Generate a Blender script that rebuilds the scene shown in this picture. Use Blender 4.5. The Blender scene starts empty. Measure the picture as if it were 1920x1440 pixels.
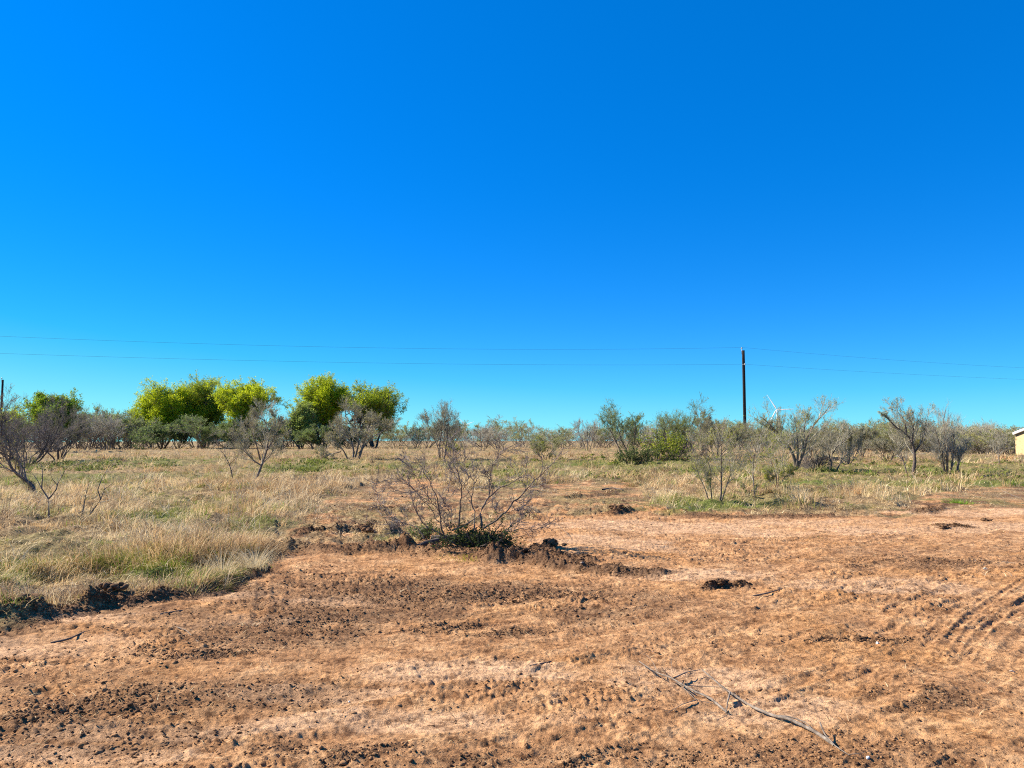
import bpy, math
import numpy as np
from mathutils import Vector

# ------------------------------------------------------------------ camera, sky, sun, exposure
sc = bpy.context.scene
COL = sc.collection
F = 1400.0; CX = 960.0; HOR = 815.0; CAMH = 1.6
PITCH = math.atan((HOR - 720.0) / F)
cam = bpy.data.objects.new('camera', bpy.data.cameras.new('camera'))
COL.objects.link(cam); sc.camera = cam
cam.data.lens = 36.0 * F / 1920.0
cam.data.clip_start = 0.05; cam.data.clip_end = 20000
cam.location = (0, 0, CAMH)
cam.rotation_euler = (math.radians(90) + PITCH, 0, 0)

SUN_AZ = -72.0; SUN_EL = 37.0
world = bpy.data.worlds.new('World'); sc.world = world; world.use_nodes = True
nt = world.node_tree; N = nt.nodes; Lk = nt.links
bg = N['Background']; bg.inputs[1].default_value = 0.1
sky = N.new('ShaderNodeTexSky'); sky.sky_type = 'NISHITA'; sky.sun_disc = False
sky.sun_elevation = math.radians(SUN_EL); sky.sun_rotation = math.radians(SUN_AZ)
sky.ozone_density = 6.0; sky.air_density = 1.0; sky.dust_density = 0.3
tc = N.new('ShaderNodeTexCoord'); sep = N.new('ShaderNodeSeparateXYZ'); cmb = N.new('ShaderNodeCombineXYZ')
Lk.new(tc.outputs['Generated'], sep.inputs[0])
def wmath(op, a, b=None, clamp=False):
    n = N.new('ShaderNodeMath'); n.operation = op; n.use_clamp = clamp
    for i, v in enumerate((a, b)):
        if v is None: continue
        if isinstance(v, (int, float)): n.inputs[i].default_value = v
        else: Lk.new(v, n.inputs[i])
    return n.outputs[0]
zc = wmath('MAXIMUM', sep.outputs[2], 0.004)
Lk.new(sep.outputs[0], cmb.inputs[0]); Lk.new(sep.outputs[1], cmb.inputs[1]); Lk.new(zc, cmb.inputs[2])
Lk.new(cmb.outputs[0], sky.inputs[0])
sc3 = N.new('ShaderNodeSeparateColor'); Lk.new(sky.outputs[0], sc3.inputs[0])
horizon = wmath('EXPONENT', wmath('MULTIPLY', zc, -15.0))       # pale band of air low over the land
EXPOSURE = 1.25
K = 10.0 / 2 ** EXPOSURE
r_ = wmath('ADD', wmath('MAXIMUM', wmath('SUBTRACT', wmath('MULTIPLY', sc3.outputs[0], 0.042), 0.15), 0.0), wmath('MULTIPLY', horizon, 0.25))
g_ = wmath('ADD', wmath('ADD', wmath('MULTIPLY', sc3.outputs[1], 0.061), 0.088), wmath('MULTIPLY', horizon, 0.56))
b_ = wmath('MINIMUM', wmath('ADD', wmath('ADD', wmath('MULTIPLY', sc3.outputs[2], 0.13), 0.27), wmath('MULTIPLY', horizon, 0.5)), 1.05)
cc3 = N.new('ShaderNodeCombineColor')
for i, v in enumerate((r_, g_, b_)): Lk.new(wmath('MULTIPLY', v, K), cc3.inputs[i])
Lk.new(cc3.outputs[0], bg.inputs[0])

sun_d = bpy.data.lights.new('sun', 'SUN'); sun_d.energy = 5.0; sun_d.angle = math.radians(0.53)
sun_d.color = (1.0, 0.90, 0.76)
sun = bpy.data.objects.new('sun', sun_d); COL.objects.link(sun)
az, el = math.radians(SUN_AZ), math.radians(SUN_EL)
to_sun = Vector((math.sin(az) * math.cos(el), math.cos(az) * math.cos(el), math.sin(el)))
sun.rotation_euler = to_sun.to_track_quat('Z', 'Y').to_euler()
sc.view_settings.view_transform = 'Standard'; sc.view_settings.look = 'None'
sc.view_settings.exposure = EXPOSURE; sc.view_settings.gamma = 1.0
sc.cycles.max_bounces = 5; sc.cycles.diffuse_bounces = 3; sc.cycles.transmission_bounces = 3
sc.cycles.use_denoising = False; sc.cycles.pixel_filter_type = 'BLACKMAN_HARRIS'; sc.cycles.filter_width = 1.1

# ------------------------------------------------------------------ helpers
cp, sp = math.cos(PITCH), math.sin(PITCH)
def ray(u, v):
    """direction of photo pixel (u, v), scaled so that its y is 1"""
    a = (np.asarray(u, float) - CX) / F; b = (720.0 - np.asarray(v, float)) / F
    dy = cp - b * sp; dz = sp + b * cp
    return a / dy, dz / dy
def at_depth(u, v, y):
    a, c = ray(u, v)
    return np.stack([a * y, np.broadcast_to(y, np.shape(a)) + 0 * a, CAMH + c * y], -1)
def on_plane(u, v, z=0.0):
    a, c = ray(u, v)
    y = (CAMH - z) / np.maximum(-c, 1e-4)
    return a * y, y
def to_px(x, y, z=0.0):
    x = np.asarray(x, float); y = np.maximum(np.asarray(y, float), 0.3)
    d = z - CAMH
    yc = y * cp + d * sp; zc_ = -y * sp + d * cp
    return CX + F * x / yc, 720.0 - F * zc_ / yc

def smooth(t): t = np.clip(t, 0, 1); return t * t * (3 - 2 * t)
def _h(ix, iy, s):
    n = (ix.astype(np.int64) * 374761393 + iy.astype(np.int64) * 668265263 + s * 974634777) & 0xffffffff
    n = ((n ^ (n >> 13)) * 1274126177) & 0xffffffff
    n = n ^ (n >> 16)
    return (n & 0xffffff) / float(0xffffff)
def noise(x, y, s=0):
    ix = np.floor(x); iy = np.floor(y); fx = x - ix; fy = y - iy
    fx = fx * fx * (3 - 2 * fx); fy = fy * fy * (3 - 2 * fy)
    a = _h(ix, iy, s); b = _h(ix + 1, iy, s); c = _h(ix, iy + 1, s); d = _h(ix + 1, iy + 1, s)
    return (a * (1 - fx) + b * fx) * (1 - fy) + (c * (1 - fx) + d * fx) * fy
def fbm(x, y, s=0, o=4):
    t = 0; a = .5; n = 0
    for k in range(o):
        t = t + a * noise(x, y, s + k * 7); n += a; a *= .5
        x, y = x * 1.62 + y * 1.2 + 3.1, y * 1.62 - x * 1.2 + 1.7
    return t / n
def worley(x, y, s=0):
    ix = np.floor(x); iy = np.floor(y); best = np.full(np.shape(x), 9.0)
    for i in (-1, 0, 1):
        for j in (-1, 0, 1):
            cx_ = ix + i; cy_ = iy + j
            d = (cx_ + _h(cx_, cy_, s) - x) ** 2 + (cy_ + _h(cx_, cy_, s + 5) - y) ** 2
            best = np.minimum(best, d)
    return np.sqrt(best)
def seg_dist(x, y, pts):
    """distance to a polyline and the parameter 0..1 along it"""
    best = np.full(np.shape(x), 1e9); par = np.zeros(np.shape(x)); n = len(pts) - 1
    for i in range(n):
        ax, ay = pts[i]; bx, by = pts[i + 1]
        dx, dy = bx - ax, by - ay; L = dx * dx + dy * dy + 1e-9
        t = np.clip(((x - ax) * dx + (y - ay) * dy) / L, 0, 1)
        d = np.hypot(x - ax - t * dx, y - ay - t * dy)
        m = d < best; best = np.where(m, d, best); par = np.where(m, (i + t) / n, par)
    return best, par

def mesh_obj(name, V, Fc, mat, parent=None, color=None, smooth_=False, attrs=None):
    """V (n,3); Fc list of face index arrays (m,k)"""
    me = bpy.data.meshes.new(name)
    V = np.ascontiguousarray(V, dtype=np.float32)
    me.vertices.add(len(V)); me.vertices.foreach_set('co', V.ravel())
    loops = np.concatenate([f.ravel() for f in Fc]).astype(np.int32)
    tot = np.concatenate([np.full(len(f), f.shape[1], np.int32) for f in Fc])
    st = np.concatenate([[0], np.cumsum(tot)[:-1]]).astype(np.int32)
    me.loops.add(len(loops)); me.loops.foreach_set('vertex_index', loops)
    me.polygons.add(len(tot)); me.polygons.foreach_set('loop_start', st); me.polygons.foreach_set('loop_total', tot)
    if smooth_: me.polygons.foreach_set('use_smooth', np.ones(len(tot), bool))
    me.update(calc_edges=True)
    if color is not None:
        a = me.color_attributes.new('tint', 'FLOAT_COLOR', 'POINT')
        c = np.ones((len(V), 4), np.float32); c[:, :3] = color
        a.data.foreach_set('color', c.ravel())
    for k, v in (attrs or {}).items():
        a = me.attributes.new(k, 'FLOAT', 'POINT'); a.data.foreach_set('value', np.ascontiguousarray(v, dtype=np.float32).ravel())
    if mat: me.materials.append(mat)
    o = bpy.data.objects.new(name, me); COL.objects.link(o)
    if parent: o.parent = parent
    return o
def tag(o, label=None, cat=None, group=None, kind=None):
    if label: o['label'] = label
    if cat: o['category'] = cat
    if group: o['group'] = group
    if kind: o['kind'] = kind
    return o
def empty(name, loc):
    o = bpy.data.objects.new(name, None); o.empty_display_size = .2; COL.objects.link(o); o.location = loc
    return o
def copy_tree(o, parent=None):
    c = o.copy(); COL.objects.link(c)
    if parent: c.parent = parent
    for ch in [q for q in bpy.data.objects if q.parent == o]: copy_tree(ch, c)
    return c

# ------------------------------------------------------------------ materials
def base_mat(name, rough=0.9, spec=0.1):
    m = bpy.data.materials.new(name); m.use_nodes = True
    b = m.node_tree.nodes['Principled BSDF']
    b.inputs['Roughness'].default_value = rough; b.inputs['Specular IOR Level'].default_value = spec
    return m, m.node_tree, b
def ramp(nt, fac, stops):
    n = nt.nodes.new('ShaderNodeValToRGB'); e = n.color_ramp.elements
    while len(e) < len(stops): e.new(0.5)
    for i, (p, c) in enumerate(stops):
        e[i].position = p; e[i].color = (*c, 1) if len(c) == 3 else c
    nt.links.new(fac, n.inputs[0]); return n.outputs[0]
def nz(nt, scale, detail=4, rough=.6, coord='Object', vec=None):
    n = nt.nodes.new('ShaderNodeTexNoise'); n.inputs['Scale'].default_value = scale
    n.inputs['Detail'].default_value = detail; n.inputs['Roughness'].default_value = rough
    if vec is None:
        t = nt.nodes.new('ShaderNodeTexCoord'); vec = t.outputs[coord]
    nt.links.new(vec, n.inputs['Vector']); return n.outputs[0]
def mix(nt, fac, a, b, mode='MIX'):
    n = nt.nodes.new('ShaderNodeMix'); n.data_type = 'RGBA'; n.blend_type = mode
    for sock, v in ((n.inputs[0], fac), (n.inputs[6], a), (n.inputs[7], b)):
        if isinstance(v, (int, float)): sock.default_value = v
        elif isinstance(v, tuple): sock.default_value = (*v, 1)
        else: nt.links.new(v, sock)
    return n.outputs[2]
def attr(nt, name):
    n = nt.nodes.new('ShaderNodeAttribute'); n.attribute_name = name; return n
def bump(nt, h, strength, dist, bsdf):
    n = nt.nodes.new('ShaderNodeBump'); n.inputs['Strength'].default_value = strength; n.inputs['Distance'].default_value = dist
    nt.links.new(h, n.inputs['Height']); nt.links.new(n.outputs[0], bsdf.inputs['Normal'])

def leaf_mat(name, transl=0.35):
    m = bpy.data.materials.new(name); m.use_nodes = True; t = m.node_tree
    b = t.nodes['Principled BSDF']; b.inputs['Roughness'].default_value = .7; b.inputs['Specular IOR Level'].default_value = .15
    a = attr(t, 'tint'); t.links.new(a.outputs['Color'], b.inputs['Base Color'])
    tr = t.nodes.new('ShaderNodeBsdfTranslucent'); t.links.new(a.outputs['Color'], tr.inputs[0])
    mx = t.nodes.new('ShaderNodeMixShader'); mx.inputs[0].default_value = transl
    t.links.new(b.outputs[0], mx.inputs[1]); t.links.new(tr.outputs[0], mx.inputs[2])
    t.links.new(mx.outputs[0], t.nodes['Material Output'].inputs[0])
    return m
M_grass = leaf_mat('dry_grass_blades', .30)
M_leaf = leaf_mat('leaves', .48)
def bark_mat(name, c1, c2, scale=14):
    m, t, b = base_mat(name, .9, .15)
    n = nz(t, scale, 5, .65)
    t.links.new(ramp(t, n, [(.3, c1), (.7, c2)]), b.inputs['Base Color'])
    bump(t, nz(t, scale * 4, 3), .4, .01, b)
    return m
M_bark = bark_mat('mesquite_bark', (.085, .067, .055), (.25, .20, .155))
M_twig = bark_mat('grey_twig_bark', (.18, .155, .13), (.42, .37, .30), 5)
M_dark = bark_mat('dark_bark', (.055, .045, .040), (.17, .135, .115))  # darker brown bark colour
M_darktwig = bark_mat('dark_twig_bark', (.12, .10, .095), (.31, .265, .235), 5)
M_pale = bark_mat('weathered_grey_wood', (.075, .058, .046), (.30, .25, .20), 25)
M_hazetwig = bark_mat('pale_fine_twigs', (.28, .255, .19), (.56, .51, .40), 4)  # light grey tan colour of the fine twigs
M_greentwig = bark_mat('greenish_twig_bark', (.12, .13, .07), (.26, .27, .15), 5)

# soil
M_soil, t, b = base_mat('reddish_clay_soil', .95, .08)
g = t.nodes.new('ShaderNodeNewGeometry'); pos = g.outputs['Position']
big = nz(t, .55, 5, .6, vec=pos); mid = nz(t, 3.0, 6, .65, vec=pos); fine = nz(t, 26, 6, .7, vec=pos); vfine = nz(t, 110, 4, .7, vec=pos)
c = ramp(t, mid, [(.32, (.28, .144, .066)), (.50, (.46, .256, .122)), (.66, (.60, .370, .190))])
pale = ramp(t, mid, [(.3, (.53, .335, .190)), (.7, (.68, .455, .275))])
c = mix(t, attr(t, 'pale').outputs['Fac'], c, pale)
ora = ramp(t, big, [(.50, (0, 0, 0)), (.64, (1, 1, 1))])
c = mix(t, .55, c, mix(t, ora, c, (.50, .255, .095)))
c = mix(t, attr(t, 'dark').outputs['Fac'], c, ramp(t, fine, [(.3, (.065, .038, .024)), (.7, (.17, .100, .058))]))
thatch = ramp(t, fine, [(.25, (.13, .088, .045)), (.5, (.28, .20, .105)), (.75, (.45, .34, .19))])
grn = ramp(t, fine, [(.3, (.055, .080, .015)), (.7, (.16, .20, .05))])
thatch = mix(t, attr(t, 'green').outputs['Fac'], thatch, grn)
c = mix(t, attr(t, 'grassy').outputs['Fac'], c, thatch)
m10 = nz(t, 9.5, 6, .72, vec=pos)
c = mix(t, .9, c, ramp(t, m10, [(.38, (.44, .38, .35)), (.46, (.90, .88, .87)), (.62, (1.22, 1.20, 1.18))]), 'MULTIPLY')
v = ramp(t, fine, [(.37, (.50, .44, .40)), (.47, (.95, .95, .95)), (.64, (1.20, 1.18, 1.15))])
c = mix(t, .85, c, v, 'MULTIPLY')
v = ramp(t, vfine, [(.34, (.5, .45, .42)), (.52, (1, 1, 1))])
c = mix(t, .45, c, v, 'MULTIPLY')
t.links.new(c, b.inputs['Base Color'])
ad = t.nodes.new('ShaderNodeMath'); ad.operation = 'ADD'; t.links.new(fine, ad.inputs[0])
ml = t.nodes.new('ShaderNodeMath'); ml.operation = 'MULTIPLY'; ml.inputs[1].default_value = .35; t.links.new(vfine, ml.inputs[0]); t.links.new(ml.outputs[0], ad.inputs[1])
bump(t, ad.outputs[0], 1.0, .030, b)

M_clod, t, b = base_mat('soil_clods', .95, .08)
g = t.nodes.new('ShaderNodeNewGeometry')
n_ = nz(t, 45, 5, .7, vec=g.outputs['Position'])
c = mix(t, .7, attr(t, 'tint').outputs['Color'], ramp(t, n_, [(.3, (.55, .52, .5)), (.65, (1, 1, 1))]), 'MULTIPLY')
t.links.new(c, b.inputs['Base Color']); bump(t, n_, .6, .01, b)

# ------------------------------------------------------------------ the lie of the land
ub = [-900, -400, 0, 130, 300, 430, 500, 525, 560, 620, 700, 800, 900, 1000, 1100, 1180, 1225, 1300, 1500, 1680, 1720, 1800, 1920, 2400, 3200]
vb = [1330, 1250, 1188, 1160, 1122, 1098, 1070, 1028, 990, 935, 905, 900, 925, 915, 903, 905, 945, 957, 962, 957, 935, 917, 911, 905, 900]
us = [-900, 480, 520, 600, 760, 850, 1000, 1150, 1250, 1680, 1780, 1920, 3200]
vs = [1330, 1075, 1045, 1046, 1022, 1000, 978, 960, 966, 968, 955, 948, 940]
def bank_s(x, y):
    """metres behind the grass edge (along y)"""
    u, _ = to_px(x, y)
    v = np.interp(u, ub, vb)
    _, yb = on_plane(u, v)
    w = (fbm(x * 1.1, y * 1.1, 3, 3) - .5) * 1.1 + (fbm(x * 3.2, y * 3.2, 9, 3) - .5) * .9
    return (y - yb + w * np.clip(y / 9, .5, 3)) * np.interp(u, [485, 520, 610, 680, 1150, 1185, 1240, 1290, 1650, 1685, 1730, 1790], [1, .22, .25, 1, 1, .35, .35, 1, 1, .35, .35, 1]), u
def sparse_s(x, y):
    u, _ = to_px(x, y)
    _, yb = on_plane(u, np.interp(u, us, vs))
    return y - yb + (fbm(x * .9, y * .9, 31, 3) - .5) * 2.2
def P(*uv): return [tuple(float(q) for q in on_plane(u, v)) for u, v in uv]
MOUNDS = [  # polyline, height start, height end, half width, dark
    (P((925, 1050), (975, 1052), (1060, 1062), (1150, 1072), (1228, 1078)), .19, .09, .22, .9),
    (P((1010, 1035), (1050, 1045), (1110, 1055)), .14, .08, .14, .8),
    (P((530, 1030), (600, 1036), (690, 1035), (760, 1033)), .10, .12, .30, .75),
    (P((570, 1006), (600, 1000), (642, 999)), .15, .13, .16, .9),
    (P((665, 996), (700, 992), (735, 1003)), .15, .12, .17, .9),
    (P((760, 1035), (850, 1040), (930, 1046)), .12, .10, .22, .55),
    (P((-200, 1200), (0, 1172), (60, 1164), (125, 1152)), .12, .11, .17, .7),
    (P((175, 1138), (215, 1134)), .13, .11, .11, .8),
    (P((240, 1133), (330, 1118), (440, 1098), (500, 1068)), .06, .05, .12, .9),
    (P((1055, 935), (1110, 930), (1175, 918)), .10, .05, .25, .8),
    (P((1150, 965), (1175, 960)), .12, .10, .16, .9),
    (P((1290, 965), (1420, 968), (1560, 968)), .05, .07, .25, .75),
    (P((1325, 1106), (1350, 1104), (1395, 1102)), .09, .06, .07, .9),
    (P((1720, 960), (1760, 955)), .10, .08, .25, .7),
    (P((1770, 985), (1800, 985)), .06, .06, .2, .9),
    (P((590, 920), (640, 925), (690, 930)), .10, .1, .3, .6),
    (P((700, 955), (750, 958)), .1, .1, .25, .7),
]
RUTS = [  # polyline, depth, half width, tread pitch
    (P((492, 1075), (492, 1130), (470, 1200)), .035, .06, .07),
    (P((545, 1070), (548, 1110), (545, 1150)), .02, .07, .07),
    (P((2000, 1040), (1905, 1100), (1850, 1135), (1800, 1175), (1740, 1250)), .040, .035, .06),
    (P((2040, 1070), (1930, 1125), (1880, 1152), (1835, 1195), (1790, 1262)), .028, .04, .06),
    (P((1980, 1020), (1880, 1080), (1770, 1165), (1690, 1270)), .020, .04, .06),
    (P((2100, 1090), (1960, 1150), (1900, 1200), (1850, 1290)), .022, .05, .07),
    (P((1560, 1010), (1700, 1040), (1850, 1040), (2000, 1010)), .022, .10, .09),
    (P((1100, 1000), (1300, 1010), (1550, 1035), (1750, 1060)), .020, .10, .09),
    (P((-60, 1330), (150, 1290), (350, 1230), (480, 1190)), .022, .06, .09),
    (P((-60, 1260), (120, 1232), (300, 1190), (470, 1140)), .018, .05, .09),
    (P((300, 1440), (500, 1370), (760, 1330), (1050, 1330)), .018, .05, .10),
    (P((1700, 1115), (1660, 1160)), .025, .04, .07),
    (P((40, 1205), (100, 1195), (160, 1180)), .03, .03, .1),
    (P((300, 1150), (345, 1143)), .03, .03, .1),
    (P((1250, 1085), (1330, 1100), (1400, 1098), (1500, 1040)), .04, .10, .3),
    (P((1340, 1210), (1500, 1200), (1700, 1195)), .03, .12, .3),
    (P((960, 1110), (1130, 1130), (1300, 1150), (1600, 1130), (1750, 1060)), .03, .16, .3),
]
DARKS = [  # patches of damp churned soil: u, v, radius along x and y (m)
    (250, 1310, .9, .35), (60, 1340, .6, .3), (700, 1090, 1.6, .5), (560, 1170, .6, .5), (380, 1230, .5, .2),
    (1350, 1420, .9, .22), (1200, 1425, .5, .18), (1560, 1400, .5, .25), (1800, 1330, .7, .4), (1000, 1120, 1.2, .3),
    (1600, 1200, .6, .1), (640, 1420, .9, .2), (820, 1120, 1.2, .4), (1650, 1060, 1., .6), (1850, 1060, 1.2, .5), (880, 1180, .9, .25)]
PALES = [(250, 1165, 1.5, .28), (60, 1215, 1.1, .3), (430, 1120, .5, .25), (1500, 985, 5, 1.1), (1250, 1270, .8, .35), (1450, 1330, .6, .3),
    (900, 1260, .9, .25), (1380, 990, 3, .9), (1120, 1020, 1.2, .8), (650, 1130, .8, .25), (1850, 960, 3, .8), (330, 1370, .8, .16), (750, 1350, .9, .2), (1650, 1100, 1.2, .4), (1300, 1080, 1.0, .4), (560, 1300, .7, .15), (150, 1420, .7, .12)]
def land(x, y):
    x = np.asarray(x, float); y = np.asarray(y, float)
    d = np.hypot(x, y)
    z = -.008 * np.clip(d - 60, 0, None)
    z = z - .8 * smooth((x - 38) / 12) * smooth((y - 60) / 15)
    z = z + (fbm(x * .35, y * .35, 1, 3) - .5) * .10 * smooth(d / 14) + (fbm(x * .06, y * .06, 2, 2) - .5) * .35 * smooth((d - 14) / 30) * (d < 400)
    s, u = bank_s(x, y)
    grass = smooth(s / .35 + .2)
    lift = np.interp(u, [-500, 0, 150, 430, 490, 520], [.08, .08, .07, .055, .035, 0.0]) * smooth((s + .05) / .30) * smooth((26 - y) / 12) * (y > 0)
    return z + lift, s, u, grass
def surface(x, y, fine=True):
    """height and material masks"""
    x = np.asarray(x, float); y = np.asarray(y, float)
    z, s, u, grass = land(x, y)
    d = np.hypot(x, y)
    sp_s = sparse_s(x, y)
    sparse = smooth(sp_s / .8 + .5) * (1 - grass)
    dirt = 1 - grass
    near = smooth((26 - d) / 14)
    # worked soil: heavier where the patch noise is high, nearly smooth where it was scraped
    rough = smooth((fbm(x * .55 + 7, y * .8, 11, 4) - .40) / .22)
    pl = np.zeros_like(z); dk = np.zeros_like(z)
    for (pu, pv, rx, ry) in PALES:
        px_, py_ = on_plane(pu, pv)
        q = ((x - px_) / rx) ** 2 + ((y - py_) / ry) ** 2
        pl = np.maximum(pl, smooth(1.35 - q + (fbm(x * 2.2, y * 3.5, 21, 3) - .5) * 1.8))
    for (pu, pv, rx, ry) in DARKS:
        px_, py_ = on_plane(pu, pv)
        q = ((x - px_) / rx) ** 2 + ((y - py_) / ry) ** 2
        dk = np.maximum(dk, smooth(1.2 - q) * smooth((fbm((x * .87 + y * .5) * 1.6, (y * .87 - x * .5) * 7, 23, 4) - .46) / .10) * .6)
    rough = np.clip(rough * (1 - .75 * pl) + dk * .8 + sparse * .5, 0, 1.3)
    # drag marks: noise stretched along the blade's path (left part runs up to the right, right part curls)
    a1 = math.atan2(1.9, 3.4)
    ang = a1 + .15 * np.tanh(x * .15)
    ca, sa = np.cos(ang), np.sin(ang)
    lx = x * ca + y * sa; ly = -x * sa + y * ca
    drag = fbm(lx * .9, ly * 11, 41, 3) - .5
    z = z + dirt * near * drag * .034
    # torn lips and scratches left along the blade's path, in bands
    band = smooth((fbm(lx * .7, ly * 2.2, 43, 3) - .44) / .14)
    sharp = 1 - 2 * np.abs(fbm(lx * 2.2, ly * 14, 44, 3) - .5)
    z = z + dirt * near * band * (np.clip(sharp - .80, 0, 1) * .058)
    step = fbm(lx * 3.0, ly * 6, 45, 3)
    z = z + dirt * near * smooth((step - .50) / .05) * .0075 * (.3 + .9 * band)
    z = z + dirt * (fbm(x * 1.6, y * 1.6, 51, 2) - .5) * .07
    if fine:
        w1 = np.clip(.55 - worley(x * 9 + fbm(x * 4, y * 4, 60, 2) * 2, y * 9, 61), 0, 1)
        w2 = np.clip(.5 - worley(x * 22, y * 22, 63), 0, 1)
        patch = smooth((noise(x * 2.7, y * 2.7, 65) - .42) / .3)
        crumb = smooth((fbm(lx * 1.5, ly * 4.5, 68, 3) - .42) / .2)
        z = z + dirt * near * (w1 * .036 * patch * rough * crumb + w2 * .026 * (.40 + rough * crumb))
        z = z + dirt * near * ((fbm(x * 11, y * 11, 69, 3) - .5) * .020) * (.45 + .8 * crumb)
        z = z + dirt * near * (fbm(x * 30, y * 30, 67, 2) - .5) * .020 * (.6 + .6 * rough)
        z = z + grass * ((fbm(x * 2.2, y * 2.2, 71, 3) - .5) * .22 + np.clip(.6 - worley(x * 1.6, y * 1.6, 73), 0, 1) * .16) * smooth(d / 5) * smooth(s / .8)
    for (pts, h0, h1, w, dkv) in MOUNDS:
        dd, tt = seg_dist(x, y, pts)
        wob = w * (.75 + .8 * (noise(x * 4, y * 4, 81)))
        m = smooth(1 - dd / wob)
        lump = .15 + .9 * fbm(x * 5, y * 5, 83, 4) + .5 * np.clip(.6 - worley(x * 10 + fbm(x * 9, y * 9, 84, 2) * 2, y * 13, 82), 0, 1) + .5 * (fbm(x * 24, y * 24, 85, 3) - .5)
        z = z + m * (h0 + (h1 - h0) * tt) * lump
        dk = np.maximum(dk, smooth(1.35 - dd / wob) * dkv)
    for (pts, dep, w, pitch) in RUTS:
        dd, tt = seg_dist(x, y, pts)
        L = sum(math.hypot(pts[i + 1][0] - pts[i][0], pts[i + 1][1] - pts[i][1]) for i in range(len(pts) - 1))
        m = smooth(1.2 - dd / w); rim = np.exp(-((dd - w * 1.25) / (w * .35)) ** 2)
        tread = .5 + .5 * np.sin(tt * L / pitch * 6.283) * (pitch < .2)
        ends = smooth(tt * 6) * smooth((1 - tt) * 6)
        z = z + ends * (-m * dep * (.08 + .42 * noise(x * 1.7, y * 1.7, 86)) * (.45 + .7 * tread) + rim * dep * .35 * (.2 + .7 * noise(x * 11, y * 11, 87)))
        dk = np.maximum(dk, m * .10 * ends)
    dk = np.maximum(dk, .6 * smooth(1.6 - np.abs(s) / .22) * smooth((560 - u) / 60) * (y > 0))  # bank shadow painted in: soil colour darkened along the left grass edge
    for (pu, pv, rx, ry, k_) in [(760, 1130, 2.8, 1.1, .62), (520, 1180, 1.1, .6, .55), (250, 1300, 1.5, .4, .45), (120, 1380, 1.0, .3, .4), (1700, 1040, 2.5, 1.0, .2), (1450, 1415, 1.1, .25, .35), (900, 1420, 1.0, .2, .2), (620, 960, 2.2, 2.0, .3)]:
        px_, py_ = on_plane(pu, pv)
        q = ((x - px_) / rx) ** 2 + ((y - py_) / ry) ** 2
        dk = np.maximum(dk, k_ * smooth(1.4 - q) * smooth((fbm(x * 1.3, y * 2.2, 25, 4) - .28) / .3))
    dk = np.maximum(dk, sparse * .8 * smooth((fbm(x * 2.0, y * 2.0, 27, 4) - .48) / .08))
    z = z + sparse * near * ((fbm(x * 4.5, y * 4.5, 29, 3) - .5) * .16 + np.clip(.6 - worley(x * 6, y * 6, 28), 0, 1) * .05)
    green = green_map(x, y, u)
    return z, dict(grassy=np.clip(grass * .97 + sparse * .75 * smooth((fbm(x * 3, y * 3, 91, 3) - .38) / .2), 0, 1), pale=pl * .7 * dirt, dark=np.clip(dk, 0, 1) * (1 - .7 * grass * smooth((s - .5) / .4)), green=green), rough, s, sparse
GREENS = [(40, 930, .9, .6, 1), (300, 985, .5, .8, .8), (950, 910, .8, 1.2, .9), (1275, 958, .7, .5, 1), (1360, 948, 1.2, .7, .9), (1180, 905, 1., 1.5, .5),
    (1700, 908, 4, 1.0, .9), (1905, 905, 3, 1.0, .8), (1795, 940, .7, .5, 1.1), (0, 1118, .25, .3, 1.2), (345, 1092, .7, .4, 1), (440, 1010, .6, .7, .7), (160, 1080, .8, .5, .7), (880, 1040, .9, .2, .9),
    (740, 1012, .4, .4, .8), (580, 878, 2.2, 3.5, 1), (1140, 870, 4, 3.5, .9), (1420, 880, 7, 5, .6), (1620, 880, 6, 4, .5), (1830, 880, 8, 4, .55), (700, 880, 3, 3, .5), (280, 870, 5, 5, .5),
    (1010, 890, 3, 3, .5), (120, 900, 3, 3, .6), (490, 990, .6, .5, .9), (870, 870, 3, 3, .4), (1550, 905, 3, 1.6, .9)]
def green_map(x, y, u):
    gsum = np.zeros_like(x)
    for (pu, pv, rx, ry, k) in GREENS:
        px_, py_ = on_plane(pu, pv)
        q = ((x - px_) / rx) ** 2 + ((y - py_) / ry) ** 2
        gsum = np.maximum(gsum, k * np.exp(-q * .7))
    n = fbm(x * .5, y * .5, 95, 4)
    base = smooth((n - .46) / .2) * np.interp(u, [-500, 500, 900, 1400, 2400], [.5, .42, .42, .42, .42])
    return np.clip(gsum * (.45 + 1.0 * fbm(x * 1.3, y * 1.3, 97, 3)) + base * .8, 0, 1)

# ground sheet: rings round the camera's foot, fine in front and out to the horizon
angs = np.concatenate([np.linspace(-41, 41, 1180), np.linspace(41, 319, 90)[1:-1]]) * math.pi / 180
rr = [0.0, .6, 1.2, 1.8, 2.4, 2.8]; r = 3.0
while r < 14: rr.append(r); r += .0042 * r * max(1, r / 7) ** .4
while r < 230: rr.append(r); r += .0085 * r * max(1, r / 40) ** .5
while r < 16000: rr.append(r); r *= 1.25
rr = np.array(rr[1:])
A, Rg = np.meshgrid(angs, rr)
X = (Rg * np.sin(A)); Y = (Rg * np.cos(A))
xs, ys = X.ravel(), Y.ravel()
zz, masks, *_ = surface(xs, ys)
behind = (ys < 1.5)
zz = np.where(behind, zz * 0, zz)
V = np.stack([xs, ys, zz], -1)
nr, na = X.shape
idx = np.arange(nr * na).reshape(nr, na)
a_ = idx[:-1, :]; b_ = np.roll(idx, -1, 1)[:-1, :]; c_ = np.roll(idx, -1, 1)[1:, :]; d_ = idx[1:, :]
quads = np.stack([a_.ravel(), d_.ravel(), c_.ravel(), b_.ravel()], -1)
V = np.vstack([V, [[0, 0, 0]]]); ctr = len(V) - 1
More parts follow.
